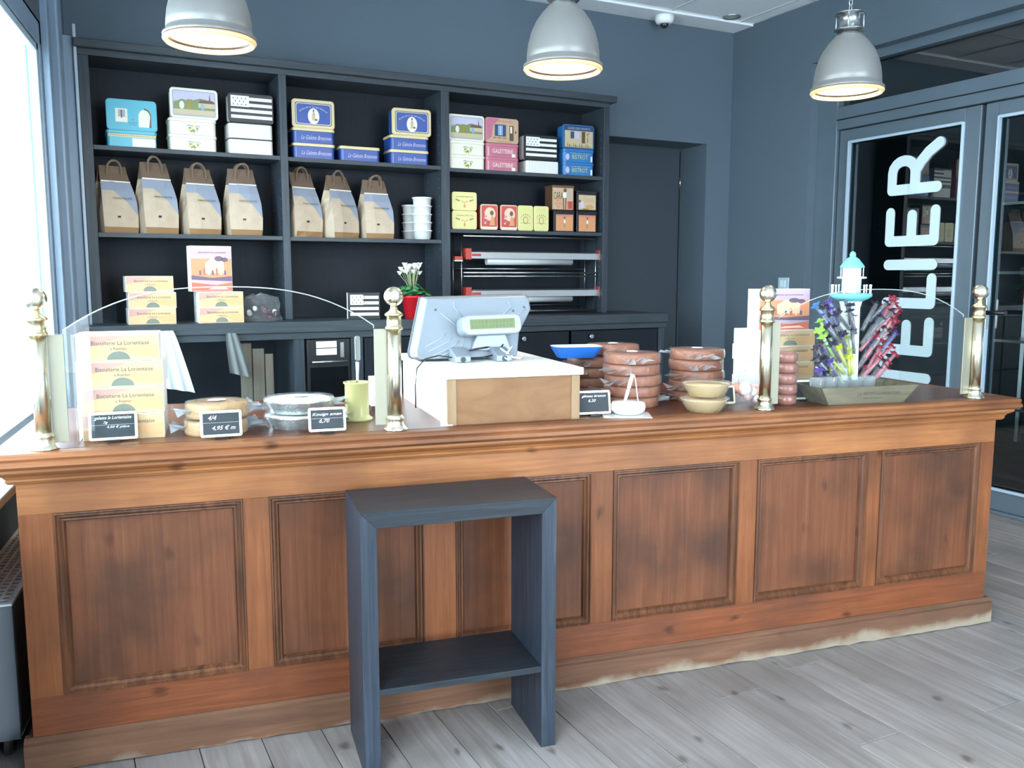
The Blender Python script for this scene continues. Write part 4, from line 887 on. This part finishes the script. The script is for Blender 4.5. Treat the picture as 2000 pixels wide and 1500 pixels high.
# ------------------------------------------------------------------ wrapped cakes
M_cake = mat('baked_cake', '#8a4510', .6, bump=.6, bscale=60, var=.3); M_cakep = mat('pale_cake', '#bd8f5c', .6, bump=.5, bscale=50, var=.25); M_foil = mat('foil', '#d2d5d6', .25, .9, bump=.3, bscale=80)
def wrapped(seed, m, r=.094, h=.034, name='wrapped_cake', cat='cake', flare=(0,), lab=True, foil=False):
    rr = random.Random(seed); random.seed(seed); t = thing(name, 'c', cat)
    if foil:
        v = []; n = 48; b = MB()
        prof = [(r*.84, 0), (r*.97, h*.8), (r*1.03, h*.82), (r*1.03, h*.9)]
        vv = []
        for j, (q, z) in enumerate(prof):
            for i in range(n): k = 1+(.012 if i % 2 else 0)*(1 if j < 2 else 0); a = 2*PI*i/n; vv.append((q*k*math.cos(a), q*k*math.sin(a), z))
        b.add(vv, [(j*n+i, j*n+(i+1) % n, (j+1)*n+(i+1) % n, (j+1)*n+i) for j in range(3) for i in range(n)]); b.add(vv[:n], [tuple(range(n))]); b.build('foil_tray', M_foil, t)
        MB().lathe([(r*.8, h*.4), (r*.99, h*.86), (r*.8, h*.97), (.0001, h)], seg=32).build('lid_card', M_paper, t)
    else: MB().lathe([(r*.96, 0), (r*.99, .001), (r, h*.15), (r, h*.80), (r*.975, h*.95), (r*.93, h), (r*.5, h), (.0001, h)], seg=32, jit=.006).build('cake', m, t)
    b = MB(); b.lathe([(r*1.0, .0), (r*1.035, h*.2), (r*1.035, h*.8), (r*1.0, h+.0015), (r*.5, h+.002), (.0001, h+.002)], seg=28, jit=.018, cap=True)
    for a0 in flare:
        for s_ in range(5):
            a = a0+(s_-2)*.16; L1 = r*(1.5+rr.uniform(-.1, .12)); a2 = a+.16
            p = [(r*1.03*math.cos(a), r*1.03*math.sin(a), h*.35), (r*1.03*math.cos(a2), r*1.03*math.sin(a2), h*.6), (L1*math.cos(a2), L1*math.sin(a2), h*(.2+.7*rr.random())), (L1*math.cos(a), L1*math.sin(a), h*(.2+.7*rr.random()))]
            b.add(p+[(q[0], q[1], q[2]+.0008) for q in p], [(0, 1, 2, 3), (4, 7, 6, 5), (0, 3, 7, 4), (1, 5, 6, 2), (3, 2, 6, 7)], 1)
    b.build('wrapper', [M_film, M_flare], t)
    if lab: MB().prism(ell(0, 0, .026, .019, 18), h+.004, h+.005, ax='z').build('sticker', M_paper, t)
    return t
wA = wrapped(1, M_cake, flare=(0, PI)); wB = wrapped(2, M_cake, flare=(.5, 2.9)); wP = wrapped(3, M_cakep, .085, .040, flare=(.2, PI)); wF = wrapped(4, None, .098, .040, 'foil_tray_cake', 'cake', (.1, PI), True, True)
ord_ = ['lowest', 'second', 'third', 'fourth', 'topmost']
for k in range(5): place([wA, wB][k % 2], (1.815+.003*(k % 3), .235, .85+k*.0362), .3*k, f'brown wrapped butter cake, {ord_[k]} of the middle stack', 'wrapped cakes on the counter')
for k in range(5): place([wB, wA][k % 2], (2.105-.004*(k % 2), .30, .85+k*.0362), .2+.3*k, f'brown wrapped butter cake, {ord_[k]} of the right stack', 'wrapped cakes on the counter')
for k in range(5): place([wA, wB][k % 2], ([1.79, 1.795, 1.79, 1.80, 1.88][k], .52, .85+k*.0362+(.006 if k > 3 else 0)), .1+.25*k, f'brown wrapped butter cake, {ord_[k]} of the rear stack beside the till', 'wrapped cakes on the counter')
for k in range(2): place(wP, (.482+.004*k, .13, .85+k*.047), [0, .3][k], f'pale wrapped butter cake, {["lower", "upper"][k]} of two beside the foil trays', 'pale wrapped cakes')
for k in range(2): place(wF, (.713, .165, .85+k*.045), [0, .1][k], f'wrapped cake in silver foil tray, {["lower", "upper"][k]} of two', 'foil tray cakes')

# ------------------------------------------------------------------ yellow cup with spatula, fork box
cu = thing('metal_cup', 'pale yellow enamel cup standing left of the second brass post', 'cup', (.888, .215, .85))
M_yel = mat('yellow_enamel', '#c4ba7e', .22)
MB().lathe([(.046, 0), (.046, .008), (.039, .010), (.036, .018), (.036, .110), (.040, .113), (.040, .117), (.034, .117), (.032, .02), (.0001, .016)], seg=32).build('cup_body', M_yel, cu)
sp = MB(); sp.tube([(0, 0, .02), (.003, 0, .12), (.004, .0, .16)], [.004, .004, .006], 8); sp.prism(rrect(.016, .075, .006, cx=.005, cy=.20), -.003, .003)
o = sp.build('spatula', M_steel, bevel=.001); o.location = (.888, .215, .868); tag(o, 'steel spatula standing upright in the yellow enamel cup', 'spatula')
fb = thing('fork_box', 'small white box with a fork symbol behind the second post', 'box', (.985, .33, .85))
MB().box(-.035, .03, 0, .05, .022, .115).build('carton', M_paper, fb, bevel=.002); MB().box(-.025, .02, .005, .045, 0, .022).build('foot', M_black, fb)
p = MB()
for i in range(3): p.box(-.008+i*.006, -.006+i*.006, -.001, 0, .045, .07)
p.box(-.008, .006, -.001, 0, .068, .071).box(-.003, .000, -.001, 0, .07, .095).build('fork_symbol', M_black, fb)

# ------------------------------------------------------------------ till stand and till
ts = thing('till_stand', 'low wooden box with white top carrying the till', 'stand', (1.33, .02, .85))
W_b = wood('light_board', '#6d492a', '#7f5a38', '#8e6945', 'x', (14, 6), rough=.45, blotch=.3, bump=.06)
MB().box(-.205, .203, .002, .012, 0, .136).build('front_board', W_b, ts, bevel=.0008)
for x0, x1 in ((-.209, -.182), (.180, .207)): MB().box(x0, x1, -.002, .012, 0, .136).build('corner_strip', wood('strip_wood', '#7d6244', '#8d7253', '#9c8465', 'z', (20, 3), rough=.45, blotch=.2), ts, bevel=.001)
MB().box(-.209, -.197, .012, .64, 0, .136).box(.195, .207, .012, .64, 0, .136).box(-.197, .195, .63, .64, 0, .136).build('side_board', M_white, ts)
MB().box(-.217, .217, -.008, .66, .137, .159).build('white_top', M_white, ts, bevel=.002)
MB().tube([(-.02, .0, 0), (0.0, 0, 0)], .001, 4)
rp = MB(); v = []; 
for i in range(9):
    u = i/8; x = -.255+.018*u+.012*math.sin(u*3); z = .088*(1-u)**1.0+.0005; y = .10-.115*u
    v += [(x, y, z), (x+.036, y, z), (x, y+.0006, z+.0006), (x+.036, y+.0006, z+.0006)]
f = [q for i in range(8) for q in ((i*4, i*4+1, i*4+5, i*4+4), (i*4+2, i*4+6, i*4+7, i*4+3))]
o = rp.add(v, f, 0, True).build('receipt_strip', M_paper); o.location = (1.335, .03, .851); tag(o, 'curled white receipt strip leaning on left side of till stand', 'paper')
tl = thing('till', 'grey touch screen till seen from behind with green customer display', 'till', (1.302, .36, 1.0095), .02)
M_tl = mat('till_silver', '#858d95', .38, .25); M_tld = mat('till_dark_trim', '#4a4d50', .5); M_lcd = mat('lcd_green', '#4d6212', .35, emit=.06)
ol = [(-.158, .205), (.206, .212), (.217, .204), (.219, .165), (.165, .085), (.150, .02), (.146, .006), (-.20, .004), (-.212, .012), (-.212, .03)]
c0 = Vector((-.01, .10))
def frust(mb, ol, c0, y0, s0, y1, s1, lean=.0, m=0):
    n = len(ol); A_ = [(c0.x+(p[0]-c0.x)*s0, y0+p[1]*lean, c0.y+(p[1]-c0.y)*s0) for p in ol]; B_ = [(c0.x+(p[0]-c0.x)*s1, y1+p[1]*lean, c0.y+(p[1]-c0.y)*s1) for p in ol]
    mb.add(A_+B_, [(i, (i+1) % n, n+(i+1) % n, n+i) for i in range(n)], m); mb.add(A_, [tuple(range(n))], m); mb.add(B_, [tuple(range(n))], m)
b = MB(); frust(b, ol, c0, -.03, .955, 0.0, 1.0, .35); frust(b, ol, c0, 0, 1.0, .035, 1.0, .35); b.build('rear_shell', M_tl, tl, bevel=.005, bseg=3)
b = MB(); frust(b, ol, c0, .035, 1.012, .052, 1.012, .35); b.build('screen_bezel', M_tld, tl, bevel=.003)
M_rib = mat('till_rib', '#9aa5ae', .35)
def rib(pts): MB().tube([(c0.x+(x-c0.x)*1.0, -.031+z*.35, z) for (x, z) in pts], .0018, 5).build('shell_rib', M_rib, tl)
for k in range(3): rib([(-.172+.012*k, .045-.014*k+.002), (-.115+.02*k, .072-.012*k), (-.10+.022*k, .088-.012*k)])
rib([(-.135, .012), (-.05, .045), (-.035, .075)]); rib([(.13, .19), (.137, .17), (.10, .14)]); rib([(.19, .165), (.15, .14)]); rib([(-.11, .155), (-.045, .10)]); rib([(-.062, .19), (-.06, .17), (-.035, .14)])
sc_ = MB()
for (x, z) in ((-.125, .165), (.145, .158), (.186, .17)): sc_.M = T(x, -.028+z*.35, z) @ Rx(PI/2); sc_.lathe([(.004, -.001), (.004, .003)], seg=10)
sc_.build('screws', M_black, tl)
cd = MB(); cd.M = T(.036, -.055, .116) @ Rx(-.15) @ Ry(-.02); cd.prism(rrect(.200, .064, .022, 5), -.028, .05); cd.build('customer_display', M_tl, tl, bevel=.004, bseg=3)
lc = MB(); lc.M = T(.036, -.055, .116) @ Rx(-.15) @ Ry(-.02); lc.box(-.076, .076, -.0295, -.028, -.014, .018); lc.build('display_screen', M_lcd, tl)
dg = MB(); dg.M = T(.036, -.055, .116) @ Rx(-.15) @ Ry(-.02)
for i in range(12): dg.box(-.072+i*.012, -.064+i*.012, -.0302, -.0296, .004, .014); dg.box(-.072+i*.012, -.064+i*.012, -.0302, -.0296, -.010, .0)
dg.build('display_cells', mat('lcd_cell', '#3c4e10', .3), tl)
MB().prism([(-.02, .03), (.12, .03), (.10, .085), (0, .085)], -.03, .03).build('neck', M_tl, tl, bevel=.004)
for x0 in (-.095, .045):
    b = MB(); b.prism([(-.10, 0), (.03, 0), (.03, .045), (-.04, .042), (-.10, .02)], x0, x0+.052, ax='x'); b.build('foot', M_tl, tl, bevel=.003)
    b = MB(); b.M = T(x0+.026, -.1, .010) @ Rx(PI/2); b.lathe([(.009, -.001), (.009, .0015)], seg=14); b.build('foot_screw', M_black, tl)
MB().tube([(.11, -.06, .045), (.09, -.08, .03), (.07, -.10, .012), (.085, -.105, .004)], .003, 6).tube([(.07, -.06, .04), (.10, -.105, .012), (.12, -.108, .010), (.135, -.10, .02)], .0028, 6).build('stay', M_white, tl)
kc = MB(); kc.tube([(.10, -.02, .05), (.02, -.03, .040), (-.03, -.04, .034)], .0035, 6); kc.tube([(.09, -.03, .05), (.06, -.05, .02), (0, -.06, .01), (-.08, -.06, .012), (-.14, -.06, .022), (-.19, -.08, .014), (-.225, -.12, -.01), (-.236, -.14, -.06), (-.238, -.15, -.13)], .0022, 6)
kc.build('cable', M_black, tl)
# blue tray
bt = MB(); ol2 = rrect(.175, .12, .03, 5); ins = rrect(.13, .08, .02, 5); n = len(ol2)
bt.add([(p[0], p[1], .040) for p in ol2]+[(p[0], p[1], 0) for p in ins], [(i, (i+1) % n, n+(i+1) % n, n+i) for i in range(n)], 0, False); bt.add([(p[0], p[1], 0) for p in ins], [tuple(range(n))])
ol3 = rrect(.169, .114, .028, 5); in3 = rrect(.126, .076, .018, 5)
bt.add([(p[0], p[1], .041) for p in ol3]+[(p[0], p[1], .003) for p in in3], [(i, (i+1) % n, n+(i+1) % n, n+i) for i in range(n)], 1); bt.add([(p[0], p[1], .003) for p in in3], [tuple(range(n))], 1)
bt.add([(p[0], p[1], .040) for p in ol2]+[(p[0], p[1], .041) for p in ol3], [(i, (i+1) % n, n+(i+1) % n, n+i) for i in range(n)], 1)
o = bt.build('coin_tray', [mat('tray_blue', '#2f6fc4', .35), mat('tray_rim', '#cfe2f2', .4)]); o.location = (1.70, .44, .9985); o.rotation_euler.z = -.1; tag(o, 'small blue plastic tray resting on the rear wrapped cakes', 'tray')

# ------------------------------------------------------------------ pen dish, leaflet, wrapped bowls, sweets ball, jars
ds = thing('pen_dish', 'round white dish with a corded pen before the middle cakes', 'pen holder', (1.718, .055, .853))
MB().lathe([(.042, 0), (.054, .012), (.055, .026), (.051, .036), (.02, .038), (.0001, .038)], seg=36).build('dish', M_white, ds)
MB().tube([(-.012, 0, .036), (.001, 0, .078), (.014, 0, .123)], [.0045, .006, .0055], 10).build('pen', M_paper, ds); MB().tube([(.000, 0, .076), (.0008, 0, .080)], .0068, 10).build('pen_ring', M_steel, ds)
MB().tube([(.014, 0, .123), (.020, .001, .122), (.027, .002, .10), (.031, .003, .07), (.034, .003, .05), (.036, 0, .037)], .0016, 6).build('cord', M_white, ds)
o = MB().box(-.075, .075, -.02, .10, 0, .0015).build('leaflet', mat('leaflet_sleeve', '#c9ccd0', .15)); o.location = (1.69, .0, .8505); o.rotation_euler.z = -.35; tag(o, 'shiny plastic sleeved leaflet lying under the white pen dish', 'leaflet')
bw = thing('wrapped_bowl', 'b', 'bowl')
M_bowl = mat('bowl_cream', '#c2a878', .45)
MB().lathe([(.055, 0), (.074, .038), (.077, .040), (.072, .040), (.052, .006), (.0001, .005)], seg=32).build('bowl', M_bowl, bw); MB().lathe([(.057, .012), (.070, .036), (.0001, .039)], seg=28, cap=False).build('filling', mat('custard', '#bf9a60', .5, bump=.4, bscale=50), bw)
random.seed(8); MB().lathe([(.058, .001), (.079, .036), (.081, .044), (.070, .048), (.0001, .047)], seg=26, jit=.035).build('wrapper', M_film, bw)
place(bw, (1.985, .045, .85), 0, 'film wrapped cream bowl, lower of two before the right cakes', 'wrapped bowls'); place(bw, (1.995, .05, .899), .6, 'film wrapped cream bowl, upper of two before the right cakes', 'wrapped bowls')
crumple('sweet_bag', 'clear round bag of pale pink sweets behind the third brass post', 'bag', (2.215, .12, .85), 0, .13, .12, .115, [mat('pale_pink', '#e0b9b4', .4), M_paper, mat('salmon', '#d9967e', .4)], 15, 26, .020)
jr = thing('sweet_jar', 'j', 'jar')
MB().lathe([(.030, 0), (.036, .008), (.036, .026), (.030, .034), (.0001, .034)], seg=26).build('caramel', mat('caramel_pink', '#8f4a34', .25, bump=.3, bscale=60), jr); MB().lathe([(.0335, -.0), (.0385, .008), (.0385, .027), (.033, .0352), (.0001, .0354)], seg=24, jit=.03).build('wrapper', M_film, jr)
for k in range(5): place(jr, (2.325+.002*(k % 2), .085, .85+k*.0362), k*.5, f'rose caramel pot in clear wrap, {ord_[k]} of the small stack', 'caramel pots')

# ------------------------------------------------------------------ lighthouse sweet stand with sweet sticks
LX, LY = 2.68, .21
lh = thing('lighthouse_stand', 'white and turquoise lighthouse display stand among the sweet sticks', 'stand', (LX, LY, .85))
M_lt = mat('lighthouse_turquoise', '#72c4cf', .4); M_lw = mat('lighthouse_white', '#eef6f4', .45)
MB().lathe([(.075, 0), (.075, .012), (.040, .016), (.036, .10), (.033, .32), (.040, .345)], seg=32).build('tower', M_lw, lh)
MB().lathe([(.036, .342), (.058, .352), (.072, .362), (.072, .372), (.0001, .374)], seg=32).build('gallery', M_lt, lh)
MB().lathe([(.033, .374), (.033, .425), (.050, .426), (.050, .432), (.030, .433), (.030, .468)], seg=28).build('lantern_room', M_lw, lh)
MB().lathe([(.042, .464), (.042, .469), (.036, .478), (.022, .496), (.010, .504), (.011, .512), (.008, .520), (.0001, .524)], seg=28).build('dome', M_lt, lh)
b = MB()
for k in range(12): a = 2*PI*k/12; b.tube([(.067*math.cos(a), .067*math.sin(a), .372), (.067*math.cos(a), .067*math.sin(a), .400)], .0028, 6).ball((.067*math.cos(a), .067*math.sin(a), .401), .004, 8, n=6)
b.build('railing', M_lw, lh)
b = MB()
for k in range(8): a = 2*PI*k/8; b.tube([(.038*math.cos(a), .038*math.sin(a), .433), (.038*math.cos(a), .038*math.sin(a), .466)], .0018, 5)
b.build('lantern_bars', M_lw, lh)
# clear racks either side that hold the sticks
for s_, nm in ((-1, 0), (1, 1)): MB().box(s_*.045 if s_ > 0 else -.115, .115 if s_ > 0 else -.045, -.002, .002, .02, .33).build('holder_plate', M_glass, lh, bevel=.001)
cols = dict(red=('#c2334d', 'crimson'), purple=('#4b3a8c', 'violet'), green=('#8ec04a', 'green'), yellow=('#c9cf2e', 'yellow'), dark=('#2c2436', 'dark plum'), blue=('#3f6fae', 'blue'))
stk = {}
M_tubeglass = glass('clear_tube', (.97, .97, .97), 1.5, .03, veil=.1)
for k, (hx, nm) in cols.items():
    t = thing('sweet_stick', 's', 'sweet'); m = mat('sweet_'+k, hx, .25); stk[k] = t
    MB().lathe([(.0065, 0), (.0082, .004), (.0082, .088), (.004, .094)], seg=10).build('clear_tube', M_tubeglass, t)
    MB().lathe([(.0055, .004), (.0055, .085)], seg=8).build('filling', m, t)
    b = MB()
    for q in range(5): a = 2*PI*q/5; b.M = T(0, 0, .094) @ Rz(a) @ Ry(.7); b.add([(0, -.002, 0), (.014, -.008, .006), (.018, 0, .014), (.012, .008, .006), (0, .002, 0)], [(0, 1, 2, 3, 4)]); b.add([(0, -.002, .001), (.014, -.008, .007), (.018, 0, .015), (.012, .008, .007), (0, .002, .001)], [(4, 3, 2, 1, 0)])
    b.M = Matrix(); b.ball((0, 0, .096), .005, 8, n=6); b.build('ribbon', m, t)
rr = random.Random(21)
for k in range(44):
    r_, c_ = k//4, k % 4
    col = 'red' if (c_ >= 2 and rr.random() < .85) or rr.random() < .25 else rr.choice(['purple', 'dark', 'dark'])
    x = LX+.030+c_*.026+rr.uniform(-.004, .004)+.002*r_; z = .875+r_*.0235+rr.uniform(-.004, .004)+c_*.006
    place(stk[col], (x-.012, LY-.02-.016*((k+c_) % 3), z), (rr.uniform(-.2, .2), .72+rr.uniform(-.15, .1), rr.uniform(-.3, .3)), f'{cols[col][1]} ribboned sweet stick in fan right of lighthouse', f'{cols[col][1]} sweet sticks right of lighthouse')
for k in range(44):
    r_, c_ = k//4, k % 4
    col = 'yellow' if (r_ < 5 and c_ < 2) else ('green' if (c_ == 3 and 4 < r_ < 8) else ('blue' if (r_ > 9 and c_ == 3) else ('purple' if rr.random() < .2 else 'dark')))
    x = LX-.030-c_*.030+rr.uniform(-.004, .004); z = .885+r_*.0235+rr.uniform(-.004, .004)
    place(stk[col], (x+.015, LY-.02-.016*((k+c_) % 3), z), (rr.uniform(-.2, .2), -.72+rr.uniform(-.15, .25)+(.5 if c_ == 0 else 0), rr.uniform(-.3, .3)), f'{cols[col][1]} ribboned sweet stick in fan left of lighthouse', f'{cols[col][1]} sweet sticks left of lighthouse')
# grey wooden tray and clear cups in front of it
tr_ = thing('wooden_tray', 'grey wooden boat shaped tray with printed letters at counter right', 'tray', (2.60, .075, .85), -.05)
M_tray = wood('tray_wood', '#56513f', '#6d6655', '#827a66', 'x', (30, 3), rough=.7, blotch=.4, seed=9)
def trayside(pts0, pts1, nm='side_board'):
    v = list(pts0)+list(pts1); b = MB(); b.add(v, [(0, 1, 2, 3), (4, 7, 6, 5), (0, 4, 5, 1), (1, 5, 6, 2), (2, 6, 7, 3), (3, 7, 4, 0)]); return b.build(nm, M_tray, tr_)
w0, w1, dd, hh, e = .155, .198, .07, .062, .006
trayside([(-w0, -dd, 0), (w0, -dd, 0), (w1, -dd-.02, hh), (-w1, -dd-.02, hh)], [(-w0, -dd+e, 0), (w0, -dd+e, 0), (w1, -dd-.02+e, hh), (-w1, -dd-.02+e, hh)])
trayside([(-w0, dd, 0), (w0, dd, 0), (w1, dd+.02, hh), (-w1, dd+.02, hh)], [(-w0, dd-e, 0), (w0, dd-e, 0), (w1, dd+.02-e, hh), (-w1, dd+.02-e, hh)])
for s_ in (-1, 1): trayside([(s_*w0, -dd, 0), (s_*w0, dd, 0), (s_*w1, dd+.02, hh), (s_*w1, -dd-.02, hh)], [(s_*(w0-e), -dd, 0), (s_*(w0-e), dd, 0), (s_*(w1-e), dd+.02, hh), (s_*(w1-e), -dd-.02, hh)], 'end_board')
MB().box(-w0, w0, -dd, dd, 0, .005).build('bottom_board', M_tray, tr_)
b = MB(); b.M = T(.04, -dd-.0128, .036) @ Rx(.31); b.text('LE PETIT LORIENTAIS', w=.17, h=.011, m=0); b.M = T(.02, -dd-.0075, .020) @ Rx(.31); b.text('depuis l\'atelier', w=.08, h=.006, m=0); b.build('printed_letters', mat('tray_ink', '#4a463e', .8), tr_)
cp = thing('clear_cup', 'c', 'cup'); MB().lathe([(.020, 0), (.026, .075), (.027, .076), (.025, .075), (.019, .003), (.0001, .002)], seg=22).build('cup_body', glass('clear_plastic', (.95, .96, .97), 1.55, .04, veil=.12), cp)
for k in range(5): place(cp, (2.47+k*.052, .11-.003*k, .856), 0, f'clear plastic cup, {["first", "second", "third", "fourth", "last"][k]} from the left in the grey tray', 'clear cups in the tray')

# ------------------------------------------------------------------ pendant lamps
M_shade = mat('lamp_shade_grey', '#858482', .42, .3, bump=.05, bscale=200); M_glow = mat('lamp_glow', '#ffe0a8', .5, emit=.62); M_rimg = mat('lamp_rim_glow', '#e8c48c', .4, emit=.22)
pd = thing('pendant_lamp', 'lamp', 'lamp')
op = [(.1475, .006), (.151, .010), (.151, .016), (.142, .022), (.139, .034), (.1375, .036), (.139, .038), (.138, .06), (.133, .095), (.122, .135), (.105, .172), (.083, .203), (.060, .228), (.046, .243)]
inn = [(.044, .240), (.058, .224), (.081, .199), (.102, .168), (.119, .132), (.130, .093), (.135, .06), (.136, .022), (.1475, .006)]
MB().lathe(op+inn, seg=56, cap=False).build('shade', M_shade, pd)
MB().lathe([(.150, .004), (.1515, .0), (.144, -.010), (.136, -.006), (.136, .004), (.140, .010)], seg=56, cap=False).build('glass_rim', M_rimg, pd)
MB().lathe([(.1375, .004), (.131, .011), (.130, .013)], seg=56, cap=False).build('dark_gap_ring', M_black, pd)  # black ring stands in for the shaded gap inside the rim
MB().lathe([(.130, .012), (.120, .018), (.0001, .024)], seg=48, cap=False).build('diffuser', M_glow, pd)
MB().lathe([(.040, .243), (.046, .243), (.046, .252), (.063, .254), (.063, .257), (.042, .259), (.042, .318), (.063, .320), (.063, .323), (.030, .330), (.012, .338), (.0001, .339)], seg=36).build('neck', M_steel, pd)
b = MB()
for k in range(4): a = PI/4+PI/2*k; b.tube([(.055*math.cos(a), .055*math.sin(a), .250), (.055*math.cos(a), .055*math.sin(a), .326)], .003, 6)
b.build('neck_rods', M_steel, pd)
b = MB(); z = .345
while z < .93:
    k = int(round((z-.345)/.024)); pts = [(.008*math.cos(t)*(1 if k % 2 else 0), .008*math.cos(t)*(0 if k % 2 else 1), z+.016*math.sin(t)) for t in [2*PI*i/10 for i in range(10)]]; b.tube(pts, .0022, 5, closed=True); z += .024
b.build('chain', M_steel, pd)
MB().lathe([(.05, .925), (.045, .945), (.0001, .948)], seg=24).build('ceiling_rose', M_steel, pd)
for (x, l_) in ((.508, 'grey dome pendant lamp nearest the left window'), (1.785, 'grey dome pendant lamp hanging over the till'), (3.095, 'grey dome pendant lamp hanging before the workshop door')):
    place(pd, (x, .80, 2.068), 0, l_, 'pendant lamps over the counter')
    l = bpy.data.lights.new('lamp_light', 'POINT'); l.energy = 6; l.color = (1, .78, .5); l.shadow_soft_size = .05
    o = bpy.data.objects.new('lamp_light', l); C.objects.link(o); o.location = (x, .80, 2.045)

# ------------------------------------------------------------------ camera dome, downlight, switch
dc = thing('security_camera', 'small white dome security camera at ceiling edge', 'camera', W(3.80, 2.50, H-.012), BA)
MB().lathe([(.062, 0), (.062, -.030), (.052, -.048), (.034, -.052), (.0001, -.052)], seg=30).build('housing', M_white, dc)
MB().ball((0, 0, -.052), .028, 20, n=10).build('lens_dome', mat('smoked_dome', '#2c3134', .08), dc)
dl = thing('downlight', 'round grey recessed downlight in ceiling near corner', 'light', W(4.25, 2.36, H+.004), BA)
MB().lathe([(.062, .002), (.064, -.004), (.052, -.006), (.046, .0)], seg=30, cap=False).build('trim_ring', M_steel, dl); MB().lathe([(.046, .0), (.0001, .0)], seg=30, cap=False).build('lens', mat('downlight_lens', '#b9bcb6', .3), dl)
sw_ = thing('light_switch', 'pale double light switch on the grey right wall', 'switch', W(4.498, 2.035, 1.2325), BA)
MB().box(-.010, 0, -.048, .048, -.042, .042).build('plate', mat('switch_plate', '#a9bcc8', .35), sw_, bevel=.003)
for y in (-.014, .014): MB().box(-.014, -.010, y-.011, y+.011, -.024, .024).build('rocker', mat('switch_rocker', '#c5d6e0', .35), sw_, bevel=.002)
